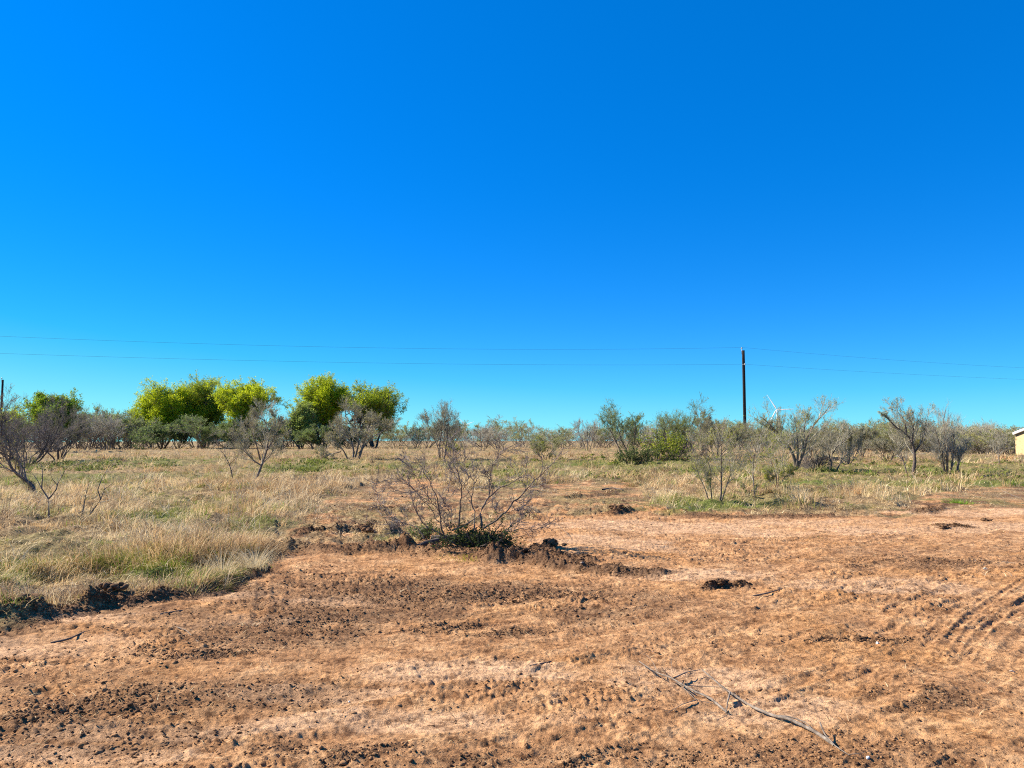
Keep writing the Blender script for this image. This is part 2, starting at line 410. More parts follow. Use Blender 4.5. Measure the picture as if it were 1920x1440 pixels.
tri = np.stack([np.full(na, ctr), idx[0], np.roll(idx[0], -1)], -1)
tri = tri[:, [0, 1, 2]]
for k in masks: masks[k] = np.append(masks[k], 0)
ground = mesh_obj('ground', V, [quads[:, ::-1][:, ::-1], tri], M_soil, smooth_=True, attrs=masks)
tag(ground, 'flat reddish brown clay ground, bladed bare in front and grassy behind', 'ground', kind='structure')

def gz(x, y, fine=True):
    return surface(np.atleast_1d(x), np.atleast_1d(y), fine)[0]

# ------------------------------------------------------------------ blades (grass, straw)
def blades(base, hdir, L, wid, lean, col, nseg=3, droop=1.7, rng=None, tipfall=0.0):
    n = len(L); T = np.linspace(0, 1, nseg + 1)
    up = np.sqrt(np.clip(1 - lean ** 2, .05, 1))
    side = np.stack([-hdir[:, 1], hdir[:, 0], np.zeros(n)], -1)
    tw = rng.uniform(-1, 1, n)[:, None]
    side = side * np.sqrt(1 - .6 * tw ** 2) + np.concatenate([hdir, np.zeros((n, 1))], 1) * tw * .75
    Vs = np.zeros((n, nseg + 1, 2, 3), np.float32)
    for k, t_ in enumerate(T):
        h = (L * lean * t_ ** droop)[:, None] * hdir
        zz_ = L * up * (t_ - tipfall * t_ ** 3)
        p = np.concatenate([h, zz_[:, None]], 1) + base
        w = (wid * (1 - .85 * t_))[:, None] * side * .5
        Vs[:, k, 0] = p - w; Vs[:, k, 1] = p + w
    V = Vs.reshape(-1, 3); st = np.arange(n) * (nseg + 1) * 2
    Fq = np.concatenate([np.stack([st + 2 * k, st + 2 * k + 1, st + 2 * k + 3, st + 2 * k + 2], -1) for k in range(nseg)])
    C = np.repeat(col, (nseg + 1) * 2, 0)
    return V, Fq, C
def join(parts):
    Vv = []; Fv = []; Cv = []; o = 0
    for v, f, c in parts:
        Vv.append(v); Fv.append(f + o); Cv.append(c); o += len(v)
    return np.concatenate(Vv), np.concatenate(Fv), np.concatenate(Cv)

PAL = np.array([[.68, .52, .28], [.80, .63, .36], [.58, .39, .19], [.44, .30, .16], [.26, .16, .08], [.66, .45, .22]])
GRN = np.array([[.24, .26, .04], [.15, .21, .02], [.32, .30, .06], [.17, .28, .015], [.38, .36, .13]])
def grass_field(rng, nclump, per, dmin, dmax, azr=(-41, 41), long_=False):
    out = []
    az_ = np.radians(rng.uniform(azr[0], azr[1], nclump))
    d = dmin * (dmax / dmin) ** rng.uniform(0, 1, nclump)
    x = d * np.sin(az_); y = d * np.cos(az_)
    z, mk, rough, s, sparse = surface(x, y, False)
    bare = np.interp(to_px(x, y)[0], [0, 230, 300], [.28, .22, .05])
    dens = np.where(s > bare, 1.0, np.where(sparse > .3, 0.8 * sparse, 0.012 * (d < 25)))
    thin = smooth((fbm(x * 1.1, y * 1.1, 103, 3) - .36) / .22) * .75 + .25
    keep = rng.uniform(0, 1, nclump) < dens * thin
    x, y, z, d, s = x[keep], y[keep], z[keep], d[keep], s[keep]; gr = mk['green'][keep]
    n = len(x)
    ci = np.repeat(np.arange(n), per); m = len(ci)
    rad = rng.uniform(.04, .16, n) * (1 + d / 30)
    th = rng.uniform(0, 2 * math.pi, m); q = np.sqrt(rng.uniform(0, 1, m)) * rad[ci]
    bx = x[ci] + q * np.cos(th); by = y[ci] + q * np.sin(th)
    bz = gz(bx, by, False)
    if True:
        zf = surface(bx, by, True)[0]; bz = zf - .01
    wind = fbm(x * .7, y * .7, 105, 2) * 12.0
    wd = np.stack([np.cos(wind), np.sin(wind)], -1)
    hd = np.stack([np.cos(th), np.sin(th)], -1) * .8 + wd[ci] * .9 + rng.normal(0, .6, (m, 2))
    hd /= np.linalg.norm(hd, axis=1)[:, None] + 1e-6
    tall = (.25 + 1.6 * smooth((fbm(x * .9, y * .9, 107, 3) - .25) / .5)) * np.where(s > 0.02, 1, .38)
    edge = smooth(s / .5 + .3)
    isgreen = (rng.uniform(0, 1, n) < np.clip(gr * 1.35 + .12, 0, .95))
    L = rng.uniform(.09, .34, m) * tall[ci] * (.45 + .55 * edge[ci]) * np.where(isgreen[ci], .55, 1)
    L = np.where(rng.uniform(0, 1, m) < .06, L * 1.5, L)
    L = L * np.interp(y[ci], [6, 10, 30, 120], [.80, .95, 1.1, 1.25])
    lean = np.clip(rng.beta(2.6, 1.5, m) * 1.08, .05, .99)
    wid = (.0030 + .00042 * d[ci]) * rng.uniform(.6, 1.3, m)
    if long_: L = L * 1.55 + .08; wid = wid * 1.25
    hue = np.floor(np.clip((fbm(x * .8 + 3, y * .8, 109, 3) - .22) * 1.8, 0, .99) * 6 + rng.normal(0, .9, n)).astype(int) % 6
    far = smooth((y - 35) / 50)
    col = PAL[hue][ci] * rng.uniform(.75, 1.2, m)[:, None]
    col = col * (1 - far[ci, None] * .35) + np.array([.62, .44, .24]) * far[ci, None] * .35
    gc = GRN[rng.integers(0, 5, n)][ci] * rng.uniform(.7, 1.25, m)[:, None]
    gm = isgreen[ci] & (rng.uniform(0, 1, m) < .8)
    col = np.where(gm[:, None], gc, col)
    if long_:
        col = np.array([[.82, .66, .40]]) * rng.uniform(.75, 1.1, m)[:, None]; lean = np.clip(rng.normal(.86, .12, m), .3, .985)
        return blades(np.stack([bx, by, bz], -1), hd, L, wid, lean, col, 5, 1.9, rng, .45)
    return blades(np.stack([bx, by, bz], -1), hd, L, wid, lean, col, 3, 1.7, rng, .25)

rng = np.random.default_rng(5)
Vg, Fg, Cg = join([grass_field(rng, 14000, 26, 6.0, 26.0), grass_field(rng, 9500, 22, 20.0, 62.0), grass_field(rng, 5200, 16, 50.0, 160.0),
                   grass_field(rng, 3600, 30, 6.5, 12.5, (-41, -14)), grass_field(rng, 4200, 5, 6.5, 32, (-41, 41), True)])
o = mesh_obj('dry_grass', Vg, [Fg], M_grass, color=Cg)
tag(o, 'matted straw coloured winter grass mixed with green blades across the field', 'grass', kind='stuff')

# straw and root bits lying on the bare soil
def litter(rng, n):
    az_ = np.radians(rng.uniform(-37, 37, n)); d = 3.2 * (22 / 3.2) ** rng.uniform(0, 1, n)
    x = d * np.sin(az_); y = d * np.cos(az_)
    z, mk, rough, s, sparse = surface(x, y)
    k = (s < 0) & (rng.uniform(0, 1, n) < .25 + .75 * smooth((fbm(x * 1.5, y * 1.5, 121, 3) - .45) / .15) + sparse)
    x, y, z = x[k], y[k], z[k]; n = len(x)
    th = rng.uniform(0, 2 * math.pi, n); hd = np.stack([np.cos(th), np.sin(th)], -1)
    L = rng.uniform(.02, .10, n); lean = rng.uniform(.88, .995, n)
    dark = rng.uniform(0, 1, n) < .45
    col = np.where(dark[:, None], np.array([[.11, .07, .045]]), PAL[rng.integers(0, 3, n)]) * rng.uniform(.7, 1.15, n)[:, None]
    return blades(np.stack([x, y, z + .001], -1), hd, L, (.0022 + .00035 * d[k]) * rng.uniform(.7, 1.4, n), lean, col, 2, 1.2, rng, .6)
Vl, Fl, Cl = litter(rng, 10000)
o = mesh_obj('straw_litter', Vl, [Fl], M_grass, color=Cl)
tag(o, 'broken straw and root bits scattered over the bladed soil', 'litter', kind='stuff')

# ------------------------------------------------------------------ clods
def ico(sub):
    import bmesh
    bm = bmesh.new(); bmesh.ops.create_icosphere(bm, subdivisions=sub, radius=1)
    v = np.array([q.co[:] for q in bm.verts]); f = np.array([[l.index for l in fc.verts] for fc in bm.faces]); bm.free()
    return v, f
def lumps(rng, x, y, z, size, sub, col):
    v, f = ico(sub); n = len(x); k = len(v)
    nzv = rng.uniform(.50, 1.30, (n, k))
    if sub > 1:     # angular break faces: cut by random planes
        nzv = 1 + (nzv - 1) * .35
        for _ in range(6):
            pn = rng.normal(0, 1, (n, 3)); pn /= np.linalg.norm(pn, axis=1)[:, None]
            dt = pn @ v.T; cut = rng.uniform(.35, .8, (n, 1))
            nzv = np.where(dt > cut, np.minimum(nzv, cut / np.maximum(dt, .05) * nzv), nzv)
    sx = rng.uniform(.7, 1.4, (n, 1)); sy = rng.uniform(.7, 1.4, (n, 1)); sz = rng.uniform(.45, .95, (n, 1))
    th = rng.uniform(0, 6.28, (n, 1)); c, s_ = np.cos(th), np.sin(th)
    px = v[None, :, 0] * sx * nzv; py = v[None, :, 1] * sy * nzv; pz = v[None, :, 2] * sz * nzv
    W = np.stack([(px * c - py * s_) * size[:, None] + x[:, None], (px * s_ + py * c) * size[:, None] + y[:, None], pz * size[:, None] + z[:, None]], -1)
    Fc = f[None] + (np.arange(n) * k)[:, None, None]
    return W.reshape(-1, 3), Fc.reshape(-1, 3), np.repeat(col, k, 0)
def clods(rng, n, smin, smax, sub):
    az_ = np.radians(rng.uniform(-38, 38, n)); d = 3.2 * (24 / 3.2) ** rng.uniform(0, 1, n)
    x = d * np.sin(az_); y = d * np.cos(az_)
    # extra clods thrown round the mounds
    for pts, h0, h1, w, dk_ in MOUNDS:
        m = int(n * .025); i = rng.integers(0, len(pts) - 1, m); q = rng.uniform(0, 1, m)
        Pp = np.array(pts)
        xx = Pp[i, 0] * (1 - q) + Pp[i + 1, 0] * q + rng.normal(0, w * 1.0, m); yy = Pp[i, 1] * (1 - q) + Pp[i + 1, 1] * q + rng.normal(0, w * 1.0, m)
        x = np.append(x, xx); y = np.append(y, yy)
    for pu, pv, rx, ry in DARKS:
        m = int(n * .022); cx_, cy_ = on_plane(pu, pv)
        x = np.append(x, cx_ + rng.normal(0, rx * .6, m)); y = np.append(y, cy_ + rng.normal(0, ry * .6, m))
    z, mk, rough, s, sparse = surface(x, y)
    clus = smooth((fbm((x * .9 + y * .45) * 1.8, (y * .9 - x * .45) * 5, 131, 4) - .47) / .12)
    p = (.12 + .95 * clus) * np.clip(rough + .08, 0, 1) + mk['dark'] * 1.3
    k = (s < .30) & (rng.uniform(0, 1, len(x)) < p * .8)
    x, y, z = x[k], y[k], z[k]; n = len(x)
    dk = mk['dark'][k]
    size = smin * (smax / smin) ** (rng.uniform(0, 1, n) ** 2.2)
    base = np.where((rng.uniform(0, 1, n) < .26 + dk * .7)[:, None], np.array([[.135, .075, .040]]), np.array([[.36, .200, .095]]))
    col = base * rng.uniform(.75, 1.1, n)[:, None]
    return lumps(rng, x, y, z + size * rng.uniform(-.35, .15, n), size, sub, col)
A1 = clods(rng, 105000, .003, .012, 1); A2 = clods(rng, 13000, .007, .022, 2); A3 = clods(rng, 260, .020, .036, 2)
Vc, Fc_, Cc = join([A1, A2, A3])
o = mesh_obj('soil_clods', Vc, [Fc_], M_clod, color=Cc)
tag(o, 'loose reddish and dark clods of clay strewn over the bladed ground', 'clods', kind='stuff')

# ------------------------------------------------------------------ branching plants
def polyline_tubes(P_, R_, sides):
    """P_ (m,n,3), R_ (m,n) -> V, quads"""
    m, n, _ = P_.shape
    T = np.gradient(P_, axis=1); T /= np.linalg.norm(T, axis=2)[..., None] + 1e-9
    ref = np.where(np.abs(T[..., 2:3]) > .9, np.array([1., 0, 0]), np.array([0, 0, 1.]))
    U = np.cross(T, ref); U /= np.linalg.norm(U, axis=2)[..., None] + 1e-9
    W = np.cross(T, U)
    a = np.arange(sides) / sides * 2 * math.pi
    V = P_[:, :, None, :] + R_[:, :, None, None] * (U[:, :, None, :] * np.cos(a)[None, None, :, None] + W[:, :, None, :] * np.sin(a)[None, None, :, None])
    idx = np.arange(m * n * sides).reshape(m, n, sides); nx = np.roll(idx, -1, 2)
    q = np.stack([idx[:, :-1], nx[:, :-1], nx[:, 1:], idx[:, 1:]], -1).reshape(-1, 4)
    return V.reshape(-1, 3), q
def tubes(levels, sides):
    Vv = []; Fv = []; o = 0
    for (P_, R_), s_ in zip(levels, sides):
        if len(P_) == 0: continue
        v, f = polyline_tubes(P_, R_, s_); Vv.append(v); Fv.append(f + o); o += len(v)
    return np.concatenate(Vv), np.concatenate(Fv)
def resample(pts, n):
    pts = np.asarray(pts, float); d = np.r_[0, np.cumsum(np.linalg.norm(np.diff(pts, axis=0), axis=1))]
    t_ = np.linspace(0, d[-1], n)
    return np.stack([np.interp(t_, d, pts[:, i]) for i in range(3)], -1)
def grow(rng, P_, R_, k, ang, ratio, n, crook, up, tmin=.25, tmax=1.0, rscale=.6, Lmin=0.0, rmin=.001):
    m, N_, _ = P_.shape
    Lp = np.linalg.norm(np.diff(P_, axis=1), axis=2).sum(1)
    i = np.repeat(np.arange(m), k); t_ = rng.uniform(tmin, tmax, len(i)) ** .85
    f = t_ * (N_ - 1); lo = np.clip(f.astype(int), 0, N_ - 2); fr = (f - lo)[:, None]
    p0 = P_[i, lo] * (1 - fr) + P_[i, lo + 1] * fr
    r0 = R_[i, lo] * (1 - fr[:, 0]) + R_[i, lo + 1] * fr[:, 0]
    tg = P_[i, lo + 1] - P_[i, lo]; tg /= np.linalg.norm(tg, axis=1)[:, None] + 1e-9
    rnd = rng.normal(0, 1, (len(i), 3)); rnd -= (rnd * tg).sum(1)[:, None] * tg; rnd /= np.linalg.norm(rnd, axis=1)[:, None] + 1e-9
    a = np.radians(rng.uniform(ang * .6, ang * 1.35, len(i)))[:, None]
    d = tg * np.cos(a) + rnd * np.sin(a)
    L = np.maximum(Lp[i] * ratio * rng.uniform(.55, 1.25, len(i)) * (1.15 - .55 * t_), Lmin)
    Pn = np.zeros((len(i), n, 3)); Pn[:, 0] = p0; step = (L / (n - 1))[:, None]
    for j in range(1, n):
        d = d + rng.normal(0, crook, d.shape); d[:, 2] += up
        d /= np.linalg.norm(d, axis=1)[:, None] + 1e-9
        Pn[:, j] = Pn[:, j - 1] + d * step
    Pn[:, 1:, 2] = np.maximum(Pn[:, 1:, 2], .02)
    rb = np.maximum(r0 * rscale, rmin)
    Rn = rb[:, None] * np.linspace(1, .35, n)[None]
    return Pn, Rn
def stems(rng, n, spread, H, r0, n_pts=7, crook=.16, up=.10, basew=.05, len_var=.3, low=.0):
    """crooked stems leaving the ground together"""
    th = rng.uniform(0, 2 * math.pi) + np.arange(n) / n * 2 * math.pi + rng.normal(0, .4, n)
    tilt = np.radians(np.clip(rng.normal(spread, spread * .35, n), low, 75))
    d = np.stack([np.cos(th) * np.sin(tilt), np.sin(th) * np.sin(tilt), np.cos(tilt)], -1)
    Pn = np.zeros((n, n_pts, 3)); Pn[:, 0] = np.stack([np.cos(th), np.sin(th), -1.5 * np.ones(n)], -1) * basew * np.array([1, 1, .6])
    L = H * rng.uniform(1 - len_var, 1, n) / np.clip(np.cos(tilt), .6, 1); step = (L / (n_pts - 1))[:, None]
    for j in range(1, n_pts):
        d = d + rng.normal(0, crook, d.shape); d[:, 2] += up; d /= np.linalg.norm(d, axis=1)[:, None]
        Pn[:, j] = Pn[:, j - 1] + d * step
    R = r0 * rng.uniform(.6, 1, n)[:, None] * np.linspace(1, .4, n_pts)[None]
    return Pn, R
def leaves(rng, P_, per, size, cols, jitter=.05, long=1.8, tmin=.2):
    m, n, _ = P_.shape
    i = np.repeat(np.arange(m), per); t_ = rng.uniform(tmin, 1, len(i)); f = t_ * (n - 1); lo = np.clip(f.astype(int), 0, n - 2); fr = (f - lo)[:, None]
    c = P_[i, lo] * (1 - fr) + P_[i, lo + 1] * fr + rng.normal(0, jitter, (len(i), 3))
    a = rng.normal(0, 1, c.shape); a /= np.linalg.norm(a, axis=1)[:, None]
    b_ = np.cross(a, rng.normal(0, 1, c.shape)); b_ /= np.linalg.norm(b_, axis=1)[:, None] + 1e-9
    s_ = (size * rng.uniform(.5, 1.3, len(i)))[:, None]
    V = np.stack([c - a * s_ * long * .5, c + b_ * s_ * .5, c + a * s_ * long * .5, c - b_ * s_ * .5], 1).reshape(-1, 3)
    q = np.arange(len(i) * 4).reshape(-1, 4)
    cols = np.asarray(cols, float)
    # clumps: neighbouring twigs share a shade
    cid = (np.floor(c / max(jitter * 6, .25)).astype(int) * np.array([73, 37, 91])).sum(1) % 97
    cl = np.random.default_rng(3).uniform(0, 1, 97)[cid]
    w = np.clip(cl + rng.normal(0, .18, len(i)), 0, 1)[:, None]
    col = cols[0] * (1 - w) + cols[1] * w if len(cols) == 2 else np.where(w < .5, cols[0] * (1 - 2 * w) + cols[1] * 2 * w, cols[1] * (2 - 2 * w) + cols[2] * (2 * w - 1))
    return V, q, np.repeat(col * rng.uniform(.8, 1.2, len(i))[:, None], 4, 0)

def fit(levels, W, H, jit=None):
    """scale a grown plant to the wanted width and height"""
    allp = np.concatenate([l[0].reshape(-1, 3) for l in levels])
    w = np.percentile(np.abs(allp[:, 0]), 97) * 2; h = np.percentile(allp[:, 2], 99.3)
    S = np.array([W / w, W / w, H / h])
    return [(P_ * S, R_) for P_, R_ in levels]

def plant(name, label, cat, loc, parts, group=None):
    root = empty(name, loc); tag(root, label, cat, group)
    for (pn, V, Fc, mat, col) in parts:
        mesh_obj(pn, V, [Fc], mat, root, color=col, smooth_=(col is None))
    return root

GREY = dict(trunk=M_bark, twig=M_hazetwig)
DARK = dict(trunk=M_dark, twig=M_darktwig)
OLIVE = [(.13, .14, .05), (.24, .24, .09)]
YELG = [(.17, .20, .022), (.36, .34, .028)]
def shrub_parts(seed, W, H, nst=6, spread=32, dist=40, mats=GREY, leaf=None, lp=3, lsize=.05, dense=1.0, crook=.17, up=.10, deep=3, r0=None, guides=None, low_leaf=0.2):
    rng = np.random.default_rng(seed)
    px = dist / 746.0     # size of a render pixel at that distance
    r0 = r0 or (.014 + .010 * H)
    if guides is None:
        L0 = stems(rng, nst, spread, H * .75, r0, 7, crook, up, .03 + .02 * H)
    else: L0 = guides
    rm = max(.0016, px * .075)
    k1, k2, k3 = [max(2, int(round(q * dense))) for q in (9, 7, 8)]
    L1 = grow(rng, *L0, k1, 38, .55, 6, crook * .8, up * 1.2, .2, 1, .55, rmin=rm * 1.5)
    L2 = grow(rng, *L1, k2, 36, .58, 5, crook * .7, up * 1.2, .2, 1, .55, rmin=rm * 1.1)
    levels = [L0, L1, L2]
    if deep >= 3:
        L3 = grow(rng, *L2, k3, 32, .78, 4, crook * .6, up * 1.2, .2, 1, .55, rmin=rm * .9)
        levels.append(L3)
    if guides is None: levels = fit(levels, W, H)
    out = []
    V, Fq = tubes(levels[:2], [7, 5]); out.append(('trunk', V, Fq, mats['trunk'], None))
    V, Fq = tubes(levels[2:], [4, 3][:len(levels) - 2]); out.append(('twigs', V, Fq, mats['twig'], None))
    if leaf is not None:
        last = levels[-1]
        sel = last[0]
        if low_leaf < 1:
            hz = sel[:, 0, 2] / H
            sel = sel[rng.uniform(0, 1, len(sel)) < low_leaf + (1 - low_leaf) * smooth(hz * 1.4)]
        V, Fq, C_ = leaves(rng, sel, lp + 1, lsize * .58, leaf, lsize * .6, 2.4)
        out.append(('foliage', V, Fq, M_leaf, C_))
    return out
def base_at(u, v):
    """ground point whose picture is (u, v), found on the real surface"""
    x, y = on_plane(u, v)
    for _ in range(6):
        z = float(land(np.array([float(x)]), np.array([float(y)]))[0][0]); x, y = on_plane(u, v, z)
    return float(x), float(y), z
def at_dist(u, y):
    a, _ = ray(u, 815.0); x = float(a) * y
    return x, y, float(land(np.array([x]), np.array([float(y)]))[0][0])
def shrub(name, label, cat, u, v, u0, u1, vtop, group=None, dist=None, **kw):
    x, y, z = base_at(u, v) if dist is None else at_dist(u, dist)
    W = (u1 - u0) / F * y; ztop = CAMH + float(ray(u, vtop)[1]) * y
    root = plant(name, label, cat, (x, y, z - .02), shrub_parts(W=W, H=max(ztop - z, .3), dist=y, **kw), group)
    mid = (u0 + u1) / 2
    off = (mid - u) / F * y        # crowns that lean to one side: bend towards their photographed middle
    if abs(off) > .05:
        Hh = max(ztop - z, .3)
        for ch in root.children:
            me = ch.data; n = len(me.vertices); co = np.empty(n * 3, np.float32); me.vertices.foreach_get('co', co); co = co.reshape(-1, 3)
            co[:, 0] += off * smooth(co[:, 2] / Hh * 1.2); me.vertices.foreach_set('co', co.ravel()); me.update()
    return root

# guides: limbs traced in the picture, given depth
def guide_set(rng, polys, y0, radii, n=9, depth=.45, origin=(0, 0, 0)):
    Ps = []; Rs = []
    for k, (pl, r0) in enumerate(zip(polys, radii)):
        pl = np.array(pl, float); h = (pl[:, 1].max() - pl[:, 1]) / F * y0
        run = np.r_[0, np.cumsum(np.hypot(*np.diff(pl, axis=0).T))] / F * y0
        dy = rng.uniform(-depth, depth) * run + rng.normal(0, .02, len(pl)).cumsum() * y0 / 20
        Pw = at_depth(pl[:, 0], pl[:, 1], y0 + dy)
        Ps.append(resample(Pw, n)); Rs.append(np.linspace(r0, r0 * .14, n))
    return np.array(Ps) - np.array(origin), np.array(Rs)

# --- the pushed-over mesquite in the middle
def Z2(*pts): return [(700 + a / 5.053, 820 + b / 5.053) for a, b in pts]
mg = [Z2((690, 960), (610, 900), (500, 840), (430, 760), (390, 640), (350, 530), (330, 440)),
      Z2((480, 950), (420, 860), (330, 820), (200, 780), (120, 690)),
      Z2((340, 915), (200, 890), (150, 860), (210, 785)),
      Z2((665, 960), (655, 850), (620, 700), (610, 570), (560, 470), (490, 350), (450, 270), (380, 220)),
      Z2((620, 800), (530, 660), (440, 560), (370, 480), (300, 430), (240, 330), (200, 240)),
      Z2((620, 700), (520, 570), (430, 400), (350, 290), (290, 240)),
      Z2((800, 940), (815, 760), (825, 620), (845, 490), (810, 400), (800, 300), (790, 190), (760, 110), (700, 60)),
      Z2((845, 490), (900, 380), (960, 300)),
      Z2((810, 400), (740, 310), (680, 230)),
      Z2((945, 900), (960, 760), (935, 620), (945, 500), (960, 420), (890, 340), (850, 250), (820, 150)),
      Z2((955, 440), (1010, 360), (1080, 330)),
      Z2((1025, 860), (1020, 720), (1060, 610), (1110, 550), (1190, 490), (1290, 440), (1400, 370), (1470, 340)),
      Z2((1100, 555), (1100, 440), (1110, 330), (1140, 240), (1190, 160), (1280, 130), (1340, 90)),
      Z2((1040, 860), (1170, 790), (1250, 720), (1300, 640), (1370, 580), (1440, 510), (1500, 430), (1600, 350), (1680, 260), (1720, 230)),
      Z2((1250, 720), (1310, 700), (1390, 690)), Z2((1180, 770), (1160, 690), (1110, 610)),
      Z2((1150, 960), (1270, 870), (1330, 810), (1440, 790)),
      Z2((1250, 890), (1400, 870), (1560, 870), (1640, 810), (1700, 800)),
      Z2((730, 980), (740, 840), (720, 700), (680, 600)),
      Z2((300, 900), (150, 840), (90, 740), (40, 560), (30, 430)),
      Z2((1360, 850), (1390, 760), (1440, 640), (1510, 570)),
      Z2((720, 880), (700, 720), (620, 640), (500, 600)),
      Z2((1440, 510), (1560, 440), (1620, 400))]
mr = [.64 * q for q in [.017, .014, .010, .020, .010, .009, .021, .010, .009, .017, .009, .026, .014, .024, .009, .008, .022, .011, .009, .006, .008, .009, .008]]
rng2 = np.random.default_rng(12)
x0, y0, z0 = base_at(850, 1032)
y0 = 10.6; x0 = (850 - 960) / F * y0
L0 = guide_set(rng2, mg, y0, mr, 18, .35, (x0, y0, z0))
L0 = (L0[0] + rng2.normal(0, .007, L0[0].shape), L0[1])
L1 = grow(rng2, *L0, 12, 42, .38, 7, .22, .06, .2, 1, .5, rmin=.0042)
L2 = grow(rng2, *L1, 6, 42, .5, 6, .22, .05, .2, 1, .6, rmin=.0032)
L3 = grow(rng2, *L2, 3, 42, .6, 4, .2, .05, .2, 1, .6, rmin=.0024)
V1, F1 = tubes([L0], [9]); V2, F2 = tubes([L1, L2, L3], [5, 3, 3])
log = guide_set(rng2, [Z2((745, 880), (860, 840), (980, 755), (1040, 722), (1110, 712))], y0 - .25, [.013], 8, .1, (x0, y0, z0))
V3, F3 = tubes([log], [8])
rootp = [np.array([(0, 0, .10), (.25, -.10, .12), (.5, -.22, .02), (.62, -.3, -.06)]), np.array([(.4, 0, .12), (.75, -.2, .12), (1.0, -.3, -.04)]),
         np.array([(-.2, 0, .1), (-.42, -.18, .08), (-.62, -.22, -.08)]), np.array([(-.3, .05, .12), (.1, 0, .16), (.6, .05, .14), (.75, .05, .0)])]
RP = np.array([resample(q, 6) for q in rootp]); V4, F4 = tubes([(RP, np.tile(np.linspace(.045, .018, 6), (4, 1)))], [8])
plant('bare_mesquite', 'bare pushed over mesquite with many spreading stems at the edge of the cleared soil', 'tree', (x0, y0, z0),
      [('stems', V1, F1, M_bark, None), ('twigs', V2, F2, M_darktwig, None), ('broken_limb', V3, F3, M_pale, None), ('roots', V4, F4, M_dark, None)])

def leaf_heap(name, label, u, v, W, Hh, D, n, size, cols, seed, cat='bush', dist=None, group=None, stem=True, flat=False):
    rng = np.random.default_rng(seed)
    x, y, z = base_at(u, v) if dist is None else at_dist(u, dist)
    ns = max(6, n // 60)
    Ls = stems(rng, ns, 38, 1.0, .012, 5, .2, .05, .10)
    Lt = grow(rng, *Ls, 5, 45, .5, 4, .2, .05, .15, 1, .6, rmin=.002)
    lv = [Ls, Lt]
    allp = np.concatenate([l[0].reshape(-1, 3) for l in lv]); S = np.array([W / (np.percentile(np.abs(allp[:, 0]), 97) * 2), D / (np.percentile(np.abs(allp[:, 1]), 97) * 2), Hh / np.percentile(allp[:, 2], 98)])
    lv = [(a * S, b_) for a, b_ in lv]
    V, q = tubes(lv, [5, 3]); per = max(1, n // len(Lt[0]))
    Vf, qf, cf = leaves(rng, lv[1][0], per, size, cols, size * 1.2, 1.9)
    return plant(name, label, cat, (x, y, z), [('stems', V, q, M_dark, None), ('foliage', Vf, qf, M_leaf, cf)], group)
leaf_heap('evergreen_bush', 'low dark evergreen bush crushed at the foot of the pushed over mesquite', 893, 1036, 1.10, .36, .5, 4200, .018, [(.020, .034, .014), (.055, .085, .025), (.11, .14, .035)], 21)
leaf_heap('evergreen_bush', 'small pale green bush behind the left stems of the pushed over mesquite', 795, 1012, .45, .22, .3, 900, .018, [(.06, .09, .03), (.16, .20, .07)], 22)

# --- fallen branch in the foreground
def B4(*pts): return [(1180 + a / 4, 1200 + b / 4) for a, b in pts]
def ground_line(pl, lifts, n, r0, r1=None):
    out = []
    for (u, v), h in zip(pl, np.interp(np.linspace(0, 1, len(pl)), np.linspace(0, 1, len(lifts)), lifts)):
        x, y = on_plane(u, v, h)
        z = float(gz(float(x), float(y))[0])
        x, y = on_plane(u, v, z + h); out.append((float(x), float(y), z + h))
    return resample(out, n), np.linspace(r0, r1 or r0 * .4, n)
def ground_twigs(specs, n=10):
    a = [ground_line(pl, lf, n, r) for pl, lf, r in specs]
    return np.array([q[0] for q in a]), np.array([q[1] for q in a])
main = [(B4((1540, 790), (1400, 690), (1200, 592), (1080, 568), (950, 515), (850, 460), (760, 392), (700, 355), (620, 285), (545, 222)), [.0, .012, .02, .03, .05, .07], .0105),
        (B4((735, 545), (660, 480), (600, 430), (500, 390), (400, 335), (320, 285), (190, 240), (75, 160)), [.01, .02, .03, .04, .03], .0075)]
subs = [(B4((755, 395), (735, 470), (728, 545)), [.045, .03, .006], .006), (B4((320, 285), (420, 370), (500, 450), (640, 480)), [.035, .02, .01], .003),
        (B4((500, 450), (400, 480), (290, 545)), [.015, .02, .03], .003), (B4((335, 285), (430, 240), (530, 222)), [.035, .045, .05], .0055),
        (B4((430, 340), (540, 348), (690, 352)), [.03, .03, .04], .0035), (B4((210, 240), (180, 170), (130, 110)), [.04, .06, .07], .0025),
        (B4((320, 280), (320, 190), (310, 130)), [.04, .06, .08], .0018), (B4((1080, 565), (1210, 575), (1330, 620), (1390, 690)), [.02, .015, .01], .0045),
        (B4((1430, 620), (1460, 700), (1540, 790), (1640, 860), (1720, 850)), [.05, .02, .01], .0045), (B4((200, 240), (130, 200), (60, 155)), [.04, .05, .05], .002),
        (B4((660, 600), (760, 550), (560, 540)), [.01, .02, .01], .002)]
a, r_a = ground_twigs(main, 16); s_, r_s = ground_twigs(subs, 8)
orig = a[0, 8].copy(); orig[2] = 0
x_ = grow(np.random.default_rng(4), s_ - orig, r_s, 2, 40, .35, 4, .15, .0, .3, 1, .6, rmin=.0011)
V1, F1 = tubes([(a - orig, r_a)], [9]); V2, F2 = tubes([(s_ - orig, r_s), x_], [7, 4])
plant('fallen_branch', 'long grey weathered forked branch lying on the bare soil in the foreground', 'branch', tuple(orig), [('limb', V1, F1, M_pale, None), ('twigs', V2, F2, M_pale, None)])

